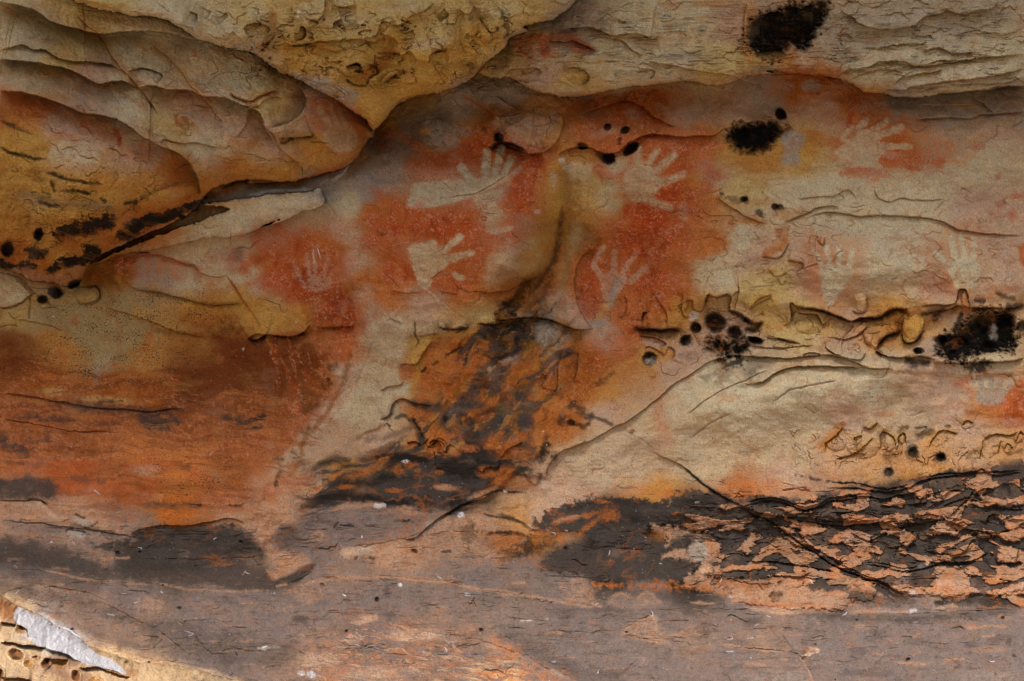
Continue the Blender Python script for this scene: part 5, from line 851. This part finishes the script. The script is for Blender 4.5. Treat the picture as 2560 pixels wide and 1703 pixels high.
for s in ['800,410 900,420 950,470 900,490 800,470 740,490 730,470', '600,680 660,670 710,720 680,740', '1100,690 1180,640 1280,620 1400,650 1260,660 1200,700 1160,740 1080,750', '900,690 1030,680 960,740 910,720', '820,690 850,700 840,740 800,740', '1520,660 1640,640 1740,680 1640,700 1530,690', '160,740 300,700 460,750 440,800 300,760 160,760', '1300,860 1420,880 1540,870 1640,840 1560,920 1480,900 1300,890', '1080,890 1200,890 1180,940 1090,960', '1640,930 1740,900 1740,940 1660,960', '430,930 500,890 640,900 700,960 600,980 440,970', '170,980 260,990 200,1030', '700,960 880,1000 1080,1030 1120,1060 900,1080 700,1050', '1250,1050 1400,1020 1829,1000 1829,1080 1500,1090 1300,1080', '0,790 240,800 420,830 340,870 160,860 0,850', '1600,560 1829,540 1829,570 1620,580', '1240,310 1290,330 1220,370', '1120,240 1260,220 1400,210 1360,230 1220,250']:
    P('l', s, 'SK' if 'l' and s[0] in '891' else 'SG', .88, 6, 14, ns='f1', tex=.15)
for s in ['0,420 100,400 200,395 300,420 400,450 500,430 560,390 700,380 800,360 900,380 1000,350 1100,330 1200,290', '560,300 700,310 900,330 1000,320 1100,290 1200,250 1400,220 1560,200 1829,190', '200,510 400,520 560,550 740,550 900,530 1000,570 1300,520 1560,600 1829,560', '0,780 160,790 300,800 460,820 600,850', '780,800 900,820 1000,850 1080,850 1300,800 1500,780']:
    L('l', s, 'SG', 16, .8, 2, n=.4); E('l', s, .012, 22, 12, c='BK', w=2.2, a=.5)
for s in ['0,400 100,380 200,375 300,400 400,430 500,410 560,370 700,360 800,340', '560,270 760,280 900,310 1000,300 1100,270', '700,600 800,650 860,640 920,600', '780,790 900,800 1000,830 1080,830 1160,800', '340,640 460,700 560,760 700,830 860,900 1000,970', '1240,760 1400,800 1520,770 1600,740', '1640,800 1829,790', '1200,240 1300,210 1500,200 1560,180 1640,220 1829,200', '1000,570 1100,540 1200,545', '1560,420 1700,440 1829,440', '1300,420 1480,360', '600,520 800,540 1000,530']: E('l', s, .009, 24, 10, c='BK', w=2, a=.6)
for s in ['1300,380 1330,330 1400,320 1440,340', '1500,360 1560,310 1640,320', '1140,640 1130,580 1050,650 1020,740', '1280,760 1300,730 1420,740 1500,640', '1570,540 1600,490 1680,480', '1780,780 1790,700', '60,460 140,490', '600,470 700,460', '1140,500 1200,480 1280,500', '1340,500 1440,400 1500,330', '170,880 240,880 360,890 440,840', '1110,410 1200,400']: E('l', s, .014, 18, 12, c='rust', w=3, a=.7)
O('l', '1700,320,40,44 1110,80,36,40 1290,105,36,32 1100,685,30,26 945,205,30,30', .03, 'SK', .9, name='hollow', lab='')
O('l', '1370,345,60,24,-10 1570,340,40,24,-20 1640,510,44,26,-20 1225,735,26,22 1240,850,26,14', .014, 'GR', .6); O('l', '1820,270,20,34', .03, 'BK', .9)
P('l', '700,800 790,830 830,860 800,880 740,850 660,820', 'YO', .7, 3, 8, ns='f1')
for s in ['1260,900 1400,920 1480,895 1500,950 1400,960 1280,940', '1500,980 1590,940 1600,960 1540,1000', '1720,970 1800,925 1829,940 1760,980', '1070,970 1110,970 1120,990 1080,1000', '1140,820 1190,790 1220,840 1180,840', '810,820 840,780 845,820', '1280,970 1320,975 1300,995', '1690,1010 1710,1020 1690,1040', '980,930 1060,850 1070,950']:
    P('l', s, 'WH', .65, 4, 8, ns='f1', tex=.3)
for s in ['180,1070 300,1090 640,1080', '680,1120 860,1110 1000,1120 1140,1105', '1220,1100 1340,1080 1400,1085', '0,1080 200,1110 500,1120']: L('l', s, 'SP', 13, .7, 2, n=1.5)
L('l', '1080,1105 1140,1100', 'WH', 11, .7, n=1.2); L('l', '0,1060 300,1070 620,1090', 'OR', 20, .4, 2, n=1.5)
P('l', '600,1060 1100,1060 1600,1060 1829,1040 1829,1120 1500,1150 1100,1170 640,1150', 'PU', .5, 12, 30, tex=.3); L('l', '300,1110 640,1150 1100,1165 1400,1140 1829,1100', 'SG', 26, .6, 2, n=.9)
for s in ['1440,1220 1600,1210 1740,1215', '1100,1275 1160,1275', '1540,1280 1640,1260', '100,1360 300,1370', '240,1420 300,1415', '0,1440 150,1460', '1300,1420 1450,1420', '700,1220 800,1215', '470,1195 500,1190', '1000,1450 1200,1460']: L('l', s, 'TN', 9, .6, 2, n=1.4)
P('l', '400,1370 470,1345 490,1380 440,1400 380,1420', 'SP', .9, 4, 8, ns='f1', tex=.2, h=.008); L('l', '360,1400 400,1450 430,1520 460,1600', 'TN', 6, .6, n=.8); L('l', '240,1260 330,1370', 'SG', 5, .5)
G('l', '860,1280,50,40 750,1370,60,26 1150,1310,80,30 1480,1330,40,20 60,1180,60,30 1640,1290,60,20 800,1520,160,20', 'SG', a=.45, n=1); G('l', '1470,1220,50,20 1700,1150,60,26 1600,1360,100,20', 'TN', a=.4, n=1); G('l', '1735,1310,20,20 700,1408,20,5 1770,1405,14,8', 'SK', a=.7, n=1.5, ns='f1')
G('l', '1600,1540,200,40 200,1540,200,40', 'SL', a=.25)

# lacework of the eroded band: winding pale crests between smooth dark hollows
p = smooth(pts('o', '1560,1185 1700,1165 1850,1140 2050,1120 2200,1095 2420,1070 2420,1370 2200,1375 1950,1350 1800,1345 1650,1330 1640,1270 1600,1220'), True, 3)
sl = win(p, 40); m_ = sst(-14, 14, segd(p, sl, True) + 16 * N['m1'][sl])
x_ = U[sl] + 26 * N['w1'][sl]; y_ = V[sl] + 22 * N['w2'][sl] + 9 * np.sin(U[sl] / 42 + 2 * N['l1'][sl])
g_ = fbm(x_ / 78, y_ / 27, 2, 301, .45) + .10 * N['f1'][sl] + .05 * N['f2'][sl]
lum = Cc[sl].mean(-1); ty = sst(1240, 1480, V[sl])
v_ = g_ * 1.25 + (sst(.05, .2, lum) - .5) * .30 - .09 + .15 * ty
tn = sst(-.05, .05, v_)
cc = Cc[sl]; tanc = col('TN') * (1 + .25 * N['m2'][sl])[..., None] + (col('RO') - col('TN')) * (sst(0, .5, N['m1'][sl] + .2) * .5)[..., None]
drk = col('SG') * (1 + .5 * N['m1'][sl])[..., None]; drk = drk + (col('SK') - drk) * (sst(-.14, -.04, v_) * sst(.04, -.04, v_))[..., None]
new = drk + (tanc - drk) * tn[..., None]
Cc[sl] = cc + (new - cc) * (m_ * .88)[..., None]
Hh[sl] += m_ * (F(.012) * sst(-.2, .18, v_) + F(.006) * np.clip(v_, -.3, .3))
for s in ['1150,560 1240,600 1320,650 1400,700 1520,770 1640,835 1800,895 1900,935']: pass
L('l', '0,430 60,480 180,530 300,620 400,690 520,770 640,830 800,890 900,930 1000,980 1080,1010', 'BK', 6, .75, 2, n=.8, h=.01)
for s, c_, w_ in [('700,1440 760,1400 830,1380 900,1330', 'BR', 14), ('1250,1260 1330,1180 1400,1080 1470,1000', 'BR', 16), ('1700,830 1640,900 1600,960', 'SK', 22), ('1560,1000 1540,1060 1570,1110', 'SK', 26), ('1400,1330 1480,1290 1560,1250 1640,1190 1700,1120', 'SK', 20),
                  ('1640,1560 1700,1500 1760,1440 1829,1400', 'OR', 22), ('1540,1500 1600,1440 1680,1380', 'OR', 16), ('1300,1520 1360,1470 1420,1440', 'SO', 18), ('1150,1440 1100,1340 1060,1290', 'BK', 10), ('1200,1490 1240,1440 1300,1460 1290,1510 1230,1520', 'BK', 6)]:
    L('f', s, c_, w_, .7, 2, n=1.3, h=.004)
# ------------------------------------------------------------------ overall texture of the stone skin
def mul(x): 
    global Cc
    Cc *= x[..., None]
shelf = sst(-.1, .1, (TOP == 8).astype(F) - .5)
# dusty base: streaks of orange and slate along the bedding
sn = N['st'] + .5 * N['m2'] + .35 * N['f1']
def mix(mask, c, a): 
    global Cc
    m = (mask * a)[..., None]; Cc += m * (col(c) - Cc)
mix(sst(.25, .65, sn) * shelf, 'TN', .35); mix(sst(.15, .55, -sn) * shelf, 'SG', .35)
lowR = sst(1050, 1150, V) * (1 - shelf) * sst(1250, 1400, U) * sst(2000, 1850, U)
mix(sst(.3, .5, fbm(U / 70, V / 9, 4, 31) + .3 * N['f1']) * lowR, 'SG', .35)
# mottling in value and in warmth
mott = 1 - .75 * sst(.5, .66, Cc.min(-1))
mul(1 + mott * (.15 * N['m1'] + .15 * N['f1'] + .17 * N['f2'] + .12 * N['grain'] + .09 * N['m2']))
wv = fbm(U / 55, V / 40, 5, 41, .6)
Cc *= np.stack([1 + .10 * wv, 1 + .0 * wv, 1 - .14 * wv], -1)
pk = sst(.12, .5, fbm(U / 120, V / 80, 5, 43, .6)) * (1 - shelf); mix(pk, 'SP', .15)
wallm = ((TOP == 0) | (TOP == 10) | (TOP == 4) | (TOP == 3) | (TOP == 2)).astype(F)
mix(sst(.10, .5, fbm(U / 130, V / 70, 5, 45, .6)) * wallm * sst(1150, 1000, V), 'YO', .16)
rv = 1 - np.abs(fbm(UW / 75, VW / 48, 4, 47, .55)) * 9
mix(np.clip(rv, 0, 1) * sst(-.05, .3, fbm(U / 160, V / 110, 3, 48)) * wallm, 'OR', .4)
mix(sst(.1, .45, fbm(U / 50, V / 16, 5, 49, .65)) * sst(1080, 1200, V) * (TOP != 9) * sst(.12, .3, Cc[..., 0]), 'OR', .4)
# pigment: spatter, worn grain and thicker passes
red_ = sst(2.3, 4.2, Cc[..., 0] / (Cc[..., 1] + .004)) * sst(.2, .35, Cc[..., 0]) * (V < 1150)
sp_ = N['f2'] * 1.3 + N['f1'] * .9 + N['m1'] * 1.1 + .55 * N['grain']
mix(red_ * sst(.05, .9, sp_), 'SP', .5)
st2 = fbm((U + V * .25) / 26, (V - U * .1) / 70, 4, 95, .6)
mix(red_ * sst(.05, .5, -st2 - .3 * N['f1']), 'DR', .55); mix(red_ * sst(.1, .5, st2 + .3 * N['m2']), 'RO', .6)
lobe = ((TOP == 3) | (TOP == 4) | (TOP == 5)).astype(F)
mix(sst(.02, .45, fbm((U + V) / 150, (V - .45 * U) / 28, 5, 97, .6)) * lobe, 'SO', .5)
# dark and pale specks
rs = _r.rand(NV, NU).astype(F); dens = sst(-.1, .5, fbm(U / 80, V / 60, 3, 51))
sp1 = (rs > .9975 - .006 * dens).astype(F); sp2 = ((rs < .0006 + .0008 * dens)).astype(F)
def spread(m, k=.55):
    return np.maximum(m, k * np.maximum(np.maximum(np.roll(m, 1, 0), np.roll(m, -1, 0)), np.maximum(np.roll(m, 1, 1), np.roll(m, -1, 1))))
mix(spread(sp1, .4), 'SK', .5); mix(spread(sp2, .35), 'WH', .15)
# lichen peppering on the pale left wall and orange zone
for (x0, y0, x1, y1, a) in [(60, 700, 560, 1000, .8), (330, 1100, 640, 1300, .7), (300, 740, 620, 830, .8), (900, 1150, 1300, 1330, .4), (1200, 1300, 1420, 1420, .6), (40, 430, 320, 620, .6), (500, 60, 1350, 260, .4)]:
    sl = win(np.array([[x0, y0], [x1, y1]], float), 0)
    e = np.minimum(np.minimum(U[sl] - x0, x1 - U[sl]) / 80, np.minimum(V[sl] - y0, y1 - V[sl]) / 60)
    q = fbm(U[sl] / 5, V[sl] / 4, 2, 61, .7) + .5 * fbm(U[sl] / 60, V[sl] / 26, 3, 62)
    put(sl, sst(.33, .5, q) * np.clip(e, 0, 1) * a, 'SK')
# hairline cracks with iron stains
for i in range(210):
    x0 = _r.uniform(-20, 2580); y0 = _r.uniform(-20, 1720); n = _r.randint(4, 9); base = _r.normal(0, .5) + (.12 if x0 < 1000 else -.1)
    if y0 < 600 and x0 < 900: base += .45
    st_ = _r.uniform(5, 15); p = [(x0, y0)]; a_ = base
    for k in range(n):
        a_ = .6 * a_ + .4 * base + _r.normal(0, .55); x0 += st_ * math.cos(a_); y0 += st_ * math.sin(a_); p.append((x0, y0))
    L('p', ' '.join('%.0f,%.0f' % q for q in p), 'sh' if _r.rand() < .6 else 'rust', _r.uniform(.8, 1.6), _r.uniform(.3, .75), 1.5, h=_r.uniform(.001, .004), k=2, tap=.3)
for i in range(190):
    x0 = _r.uniform(0, 2560); y0 = _r.uniform(1330, 1700); n = _r.randint(3, 6); p = [(x0, y0)]; a_ = _r.normal(0, .4)
    for k in range(n):
        a_ += _r.normal(0, .6); x0 += 5 * math.cos(a_); y0 += 4 * math.sin(a_); p.append((x0, y0))
    L('p', ' '.join('%.0f,%.0f' % q for q in p), ['BK', 'SG', 'SG', 'TN', 'WH', 'SG', 'TN'][_r.randint(7)], _r.uniform(.6, 1.3), _r.uniform(.4, .8), 1.6, n=1.2, h=_r.uniform(.001, .004), k=2, tap=.3)
for i in range(26):
    x0 = _r.uniform(0, 2560); y0 = _r.uniform(1340, 1700); q = _r.uniform(1, 3.5)**1.2
    O('p', '%.0f,%.0f,%.1f,%.1f,%.0f' % (x0, y0, q * 1.4, q, _r.uniform(-30, 30)), .008, 'BK', _r.uniform(.3, .8))
for i in range(14):
    x0 = _r.uniform(0, 2560); y0 = _r.uniform(500, 1700); q = _r.uniform(1.2, 2.6)
    G('p', '%.0f,%.0f,%.1f,%.1f,%.0f' % (x0, y0, q, q * _r.uniform(.5, 2), _r.uniform(-60, 60)), 'WH', a=.8, n=.8, ns='f1')
# curling flakes of the weathered zones: thin edges that follow contours of the stone
def curls(x0, y0, x1, y1, sx, sy, seed, lv, h=.010, a=.7, c='rust', ed=60):
    sl = win(np.array([[x0, y0], [x1, y1]], float), 0)
    e = np.clip(np.minimum(np.minimum(U[sl] - x0, x1 - U[sl]), np.minimum(V[sl] - y0, y1 - V[sl])) / ed + .6 * N['m1'][sl], 0, 1)
    f_ = fbm(U[sl] / sx, V[sl] / sy, 4, seed, .5)
    gy, gx = np.gradient(f_); g_ = np.hypot(gx, gy) + .004
    for l in lv:
        d = (f_ - l) / g_                      # about the distance in cells
        mk = sst(-.25, .25, fbm(U[sl] / 40, V[sl] / 40, 2, seed + 5)) * e
        Hh[sl] += h * mk * np.where(d > 0, np.exp(-np.abs(d) / 9), -.5 * np.exp(-np.abs(d) / 6))
        put(sl, np.exp(-(d / 1.1)**2) * a * mk * sst(.02, .08, Cc[sl].max(-1)), c)
curls(1680, 740, 2300, 930, 70, 50, 71, (.1,), .006, .5)
curls(1950, 1050, 2560, 1210, 50, 38, 73, (-.1, .16), .006, .5)
curls(560, -10, 1360, 240, 110, 60, 75, (-.1, .12), .012, .35)
curls(0, 400, 420, 680, 90, 46, 77, (-.1, .12), .008, .4, 'olive')
curls(1350, -10, 2560, 230, 260, 26, 79, (-.12, .12), .006, .25, 'sh')
curls(1680, 430, 2560, 760, 160, 80, 81, (-.1, .14), .003, .35)
curls(1400, 700, 1800, 900, 54, 40, 83, (.1,), .005, .35)
curls(1700, 1180, 2560, 1500, 110, 26, 87, (-.1, .15), .008, .3, 'SK')
curls(0, 1260, 2560, 1710, 200, 30, 89, (-.15, .15), .003, .25, 'sh')
curls(0, 60, 900, 480, 180, 80, 91, (0.05,), .004, .25, 'sh')

# chipped laminae: short irregular broken edges following the bedding
for i in range(200):
    z_ = _r.rand()
    if z_ < .5: x0, y0, an = _r.uniform(1300, 2560), _r.uniform(0, 230), -.12
    elif z_ < .65: x0, y0, an = _r.uniform(0, 700), _r.uniform(0, 420), .42
    elif z_ < .93: x0, y0, an = _r.uniform(1700, 2560), _r.uniform(1180, 1480), -.05
    else: x0, y0, an = _r.uniform(0, 2560), _r.uniform(1330, 1700), .03
    p = [(x0, y0)]
    for k in range(_r.randint(4, 10)):
        a_ = an + _r.normal(0, .45); s_ = _r.uniform(5, 16); x0 += s_ * math.cos(a_); y0 += s_ * math.sin(a_); p.append((x0, y0))
    E('p', ' '.join('%.0f,%.0f' % q for q in p), _r.uniform(.0015, .005), _r.uniform(8, 22), _r.uniform(4, 9), 'sh', w=1.1, a=.4, k=1, tap=.25, g=.001)

cr_ = np.array([PARTS[i][0] == 'white_crust' for i in range(len(PARTS))])[PRT]
Cc[cr_] = Cc[cr_] * .25 + lin('#e6e6ec') * (.75 + .10 * N['m2'][cr_][:, None])
Hh[cr_] += .002

# lumpy crust inside the soot-black hollows
sk_ = sst(.025, .008, Cc.max(-1)) * (V < 950)
d1_, d2_, _ = worley(U / 19 + N['w1'], V / 16 + N['w2'], 401)
Hh += sk_ * (F(.012) * np.sqrt(np.clip(1 - d1_ * d1_ * 1.3, 0, 1)) + F(.004) * N['f1'])
mix(sk_ * sst(.45, .15, d1_) * sst(-.1, .4, N['m1']), 'BR', .10)
ROCKS = {
 0: ('painted_rock', 'broad back wall of the shelter covered with orange-red ochre and pale hand stencils', 'rock face'),
 1: ('sandstone_block', 'knobbly yellow-ochre block hanging at the top centre, pointed at its lower end', 'rock'),
 2: ('sandstone_ledge', 'pale grey layered ledge across the top right, with one large soot-black hollow', 'rock'),
 3: ('sandstone_ledge', 'thin pale topmost layer at the upper left corner, tucked against the ochre block', 'rock'),
 4: ('sandstone_ledge', 'middle layer at upper left carrying a faint red hand stencil on its pointed right end', 'rock'),
 5: ('sandstone_bulge', 'rounded bulge at the left edge, orange underneath with jagged black stripes', 'rock'),
 7: ('sandstone_ledge', 'thin pale wedge of stone squeezed beneath the black-striped left bulge', 'rock'),
 8: ('sandstone_shelf', 'dusty purple-brown shelf of bedded stone along the bottom', 'rock'),
 9: ('boulder', 'brightly lit pale rock in the bottom left corner with white crust and round cavities', 'rock'),
 10: ('smooth_rock', 'smooth pale panel right of the long diagonal crack, above the black bands', 'rock')}
SUN = (52, 194); SKYS = .13; SUNE = 2.3; SUNA = 22; EXPO = .2
ROOFY, ROOFK, ROOFZ = -2.35, .12, 4.1
# ------------------------------------------------------------------ fine relief everywhere
lam = N['st']
rough = np.select([TOP == 8, TOP == 2, TOP == 1, TOP == 9, TOP == 7], [.9, 1.3, 1.6, .35, 1.1], .45).astype(F)
rough += .9 * sst(1080, 1200, V) * (TOP != 8) * sst(1300, 1450, U) + .8 * sst(300, 0, np.hypot(U - 1180, V - 1000))
Hh += rough * (F(.0032) * N['m1'] + F(.0013) * N['f1'] + F(.0006) * N['f2'])
Hh += F(.003) * lam * rough + F(.0022) * rough * N['m2']
CAMY, K0 = -6.0, 1.92 / 1280 / 6.0
CZ = 1.75
dist = (-Hh) - CAMY
X = (U - 1280) * F(K0) * dist; Zc = CZ - (V - 851.5) * F(K0) * dist; Y = -Hh
co = np.stack([X, Y, Zc], -1).astype(F)
du = np.gradient(co, axis=1); dv = np.gradient(co, axis=0)
nor = np.cross(dv, du); nor /= np.linalg.norm(nor, axis=-1, keepdims=True) + 1e-12
if nor[..., 1].mean() > 0: nor = -nor
sc = bpy.context.scene; COL = sc.collection
# ---- material
def stone(name, rough=.88, spec=.12, bump=1.):
    m = bpy.data.materials.new(name); m.use_nodes = True; nt = m.node_tree; nd = nt.nodes; lk = nt.links
    b = nd['Principled BSDF']; b.inputs['Roughness'].default_value = rough; b.inputs['Specular IOR Level'].default_value = spec
    at = nd.new('ShaderNodeVertexColor'); at.layer_name = 'stone'
    tc = nd.new('ShaderNodeTexCoord')
    n1 = nd.new('ShaderNodeTexNoise'); n1.inputs['Scale'].default_value = 190; n1.inputs['Detail'].default_value = 3
    n2 = nd.new('ShaderNodeTexNoise'); n2.inputs['Scale'].default_value = 520; n2.inputs['Detail'].default_value = 2
    lk.new(tc.outputs['Object'], n1.inputs['Vector']); lk.new(tc.outputs['Object'], n2.inputs['Vector'])
    mr = nd.new('ShaderNodeMapRange'); mr.inputs[1].default_value = .25; mr.inputs[2].default_value = .75; mr.inputs[3].default_value = .80; mr.inputs[4].default_value = 1.20
    lk.new(n1.outputs['Fac'], mr.inputs[0])
    mx = nd.new('ShaderNodeVectorMath'); mx.operation = 'SCALE'; lk.new(at.outputs['Color'], mx.inputs[0]); lk.new(mr.outputs[0], mx.inputs['Scale'])
    lk.new(mx.outputs[0], b.inputs['Base Color'])
    bp = nd.new('ShaderNodeBump'); bp.inputs['Strength'].default_value = .55 * bump; bp.inputs['Distance'].default_value = .003
    ad = nd.new('ShaderNodeMath'); ad.operation = 'ADD'; lk.new(n1.outputs['Fac'], ad.inputs[0]); lk.new(n2.outputs['Fac'], ad.inputs[1])
    lk.new(ad.outputs[0], bp.inputs['Height']); lk.new(bp.outputs[0], b.inputs['Normal'])
    return m
M_ST = stone('sandstone'); M_SOOT = stone('sooty_stone', .95, .1)
fi = np.arange((NV - 1) * (NU - 1)).reshape(NV - 1, NU - 1)
ii, jj = np.divmod(fi.ravel(), NU - 1)
v00 = ii * NU + jj; quads = np.stack([v00, v00 + NU, v00 + NU + 1, v00 + 1], -1).astype(np.int32)
TOPf = TOP[:-1, :-1].ravel(); PRTf = PRT[:-1, :-1].ravel()
cof = co.reshape(-1, 3); nof = nor.reshape(-1, 3); cf = np.clip(Cc, .004, .95).reshape(-1, 3)
def emit(sel, name, parent=None, mat=None, org=(0, 0, 0)):
    q = quads[sel]; used, inv = np.unique(q, return_inverse=True); inv = inv.reshape(q.shape).astype(np.int32)
    me = bpy.data.meshes.new(name); n = len(used); k = len(q)
    me.vertices.add(n); me.vertices.foreach_set('co', (cof[used] - np.array(org, F)).ravel())
    me.loops.add(k * 4); me.loops.foreach_set('vertex_index', inv.ravel())
    me.polygons.add(k); me.polygons.foreach_set('loop_start', np.arange(k, dtype=np.int32) * 4)
    me.update(calc_edges=True)
    me.polygons.foreach_set('use_smooth', np.ones(k, bool))
    ca = me.color_attributes.new('stone', 'FLOAT_COLOR', 'POINT')
    ca.data.foreach_set('color', np.concatenate([cf[used], np.ones((n, 1), F)], 1).ravel())
    me.normals_split_custom_set_from_vertices(nof[used])
    me.materials.append(mat or M_ST)
    o = bpy.data.objects.new(name, me); COL.objects.link(o)
    if parent is not None: o.parent = parent
    else: o.location = org
    return o
for tid, (name, label, cat) in ROCKS.items():
    T = TOPf == tid
    if not T.any(): continue
    idx = np.nonzero(T)[0]
    body = idx[PRTf[idx] == 0]
    org = cof[quads[body, 0]].mean(0)
    root = emit(body, name, None, None, tuple(float(x) for x in org))
    root['label'] = label; root['category'] = cat
    for pid in np.unique(PRTf[idx]):
        if pid == 0: continue
        s = idx[PRTf[idx] == pid]
        if len(s) < 30:
            continue
        o = emit(s, PARTS[pid][0], root, None, tuple(float(x) for x in org))
        if PARTS[pid][1]: o['label'] = PARTS[pid][1]
# ------------------------------------------------------------------ ground in front of the shelter (below the picture)
me = bpy.data.meshes.new('ground'); gx = np.linspace(-60, 60, 81); gy = np.linspace(-90, 1.2, 81)
gv = [(x, y, -.15 + .05 * math.sin(x * 1.3) * math.cos(y * .9)) for y in gy for x in gx]
me.from_pydata(gv, [], [(j * 81 + i, j * 81 + i + 1, (j + 1) * 81 + i + 1, (j + 1) * 81 + i) for j in range(80) for i in range(80)])
gm = bpy.data.materials.new('sandy_soil'); gm.use_nodes = True; nt = gm.node_tree; b = nt.nodes['Principled BSDF']; b.inputs['Roughness'].default_value = .95
nn = nt.nodes.new('ShaderNodeTexNoise'); nn.inputs['Scale'].default_value = 3; nn.inputs['Detail'].default_value = 8
cr = nt.nodes.new('ShaderNodeValToRGB'); cr.color_ramp.elements[0].color = (.16, .11, .07, 1); cr.color_ramp.elements[1].color = (.34, .26, .17, 1)
nt.links.new(nn.outputs['Fac'], cr.inputs[0]); nt.links.new(cr.outputs[0], b.inputs['Base Color'])
me.materials.append(gm); go = bpy.data.objects.new('ground', me); COL.objects.link(go); go['kind'] = 'structure'
# ------------------------------------------------------------------ unseen roof added above the picture to shade the upper wall
RB = bpy.data.meshes.new('shade_roof'); nx, ny = 60, 24; rv_ = []
for layer in (0, 1):
    for j in range(ny + 1):
        for i in range(nx + 1):
            x = -7 + 14 * i / nx; edge = ROOFY + ROOFK * x + .12 * math.sin(x * 2.1) + .07 * math.sin(x * 5.3 + 1)
            y = .9 + (edge - .9) * j / ny; z = ROOFZ - .10 * math.sin(3 * x + 2 * y) + .25 * (j / ny)**2 * 0 + (0 if layer == 0 else .9 - .6 * (j / ny)**4)
            rv_.append((x, y, z))
k_ = (nx + 1) * (ny + 1); rf = []
for j in range(ny):
    for i in range(nx):
        a = j * (nx + 1) + i; rf.append((a, a + 1, a + nx + 2, a + nx + 1)); rf.append((a + k_, a + k_ + nx + 1, a + k_ + nx + 2, a + k_ + 1))
for i in range(nx):
    a = ny * (nx + 1) + i; rf.append((a, a + 1, a + 1 + k_, a + k_))
RB.from_pydata(rv_, [], rf); RB.materials.append(gm); ro = bpy.data.objects.new('shade_roof', RB); COL.objects.link(ro)
ro['kind'] = 'structure'
# ------------------------------------------------------------------ camera, sky, sun
cam = bpy.data.cameras.new('camera'); co_ = bpy.data.objects.new('camera', cam); COL.objects.link(co_)
co_.location = (0, CAMY, CZ); co_.rotation_euler = (math.radians(90), 0, 0)
cam.sensor_width = 36; cam.lens = 36 / 2 / (1.92 / 6.0); cam.clip_end = 500
sc.camera = co_
w = bpy.data.worlds.new('World'); sc.world = w; w.use_nodes = True; nt = w.node_tree
sky = nt.nodes.new('ShaderNodeTexSky'); sky.sky_type = 'NISHITA'; sky.sun_disc = False
SE, SR = SUN
sky.sun_elevation = math.radians(SE); sky.sun_rotation = math.radians(SR); sky.air_density = 1.0; sky.dust_density = 3.0; sky.ozone_density = 1
bg = nt.nodes['Background']; bg.inputs['Strength'].default_value = SKYS; nt.links.new(sky.outputs[0], bg.inputs['Color'])
ld = bpy.data.lights.new('sun', 'SUN'); ld.energy = SUNE; ld.angle = math.radians(SUNA); ld.color = (1, .96, .9)
lo = bpy.data.objects.new('sun', ld); COL.objects.link(lo)
# direction towards the sun: sun_rotation is clockwise from +Y seen from above
el, az = math.radians(SE), math.radians(SR)
from mathutils import Vector
lo.rotation_euler = Vector((math.sin(az) * math.cos(el), math.cos(az) * math.cos(el), math.sin(el))).to_track_quat('Z', 'Y').to_euler()
sc.cycles.use_denoising = True; sc.cycles.denoising_prefilter = 'ACCURATE'; sc.cycles.max_bounces = 5; sc.cycles.diffuse_bounces = 3; sc.cycles.filter_width = 1.0
sc.view_settings.view_transform = 'Standard'; sc.view_settings.look = 'None'; sc.view_settings.gamma = 1; sc.view_settings.exposure = EXPO
print('built in', time.time() - T0, 'verts', NU * NV)
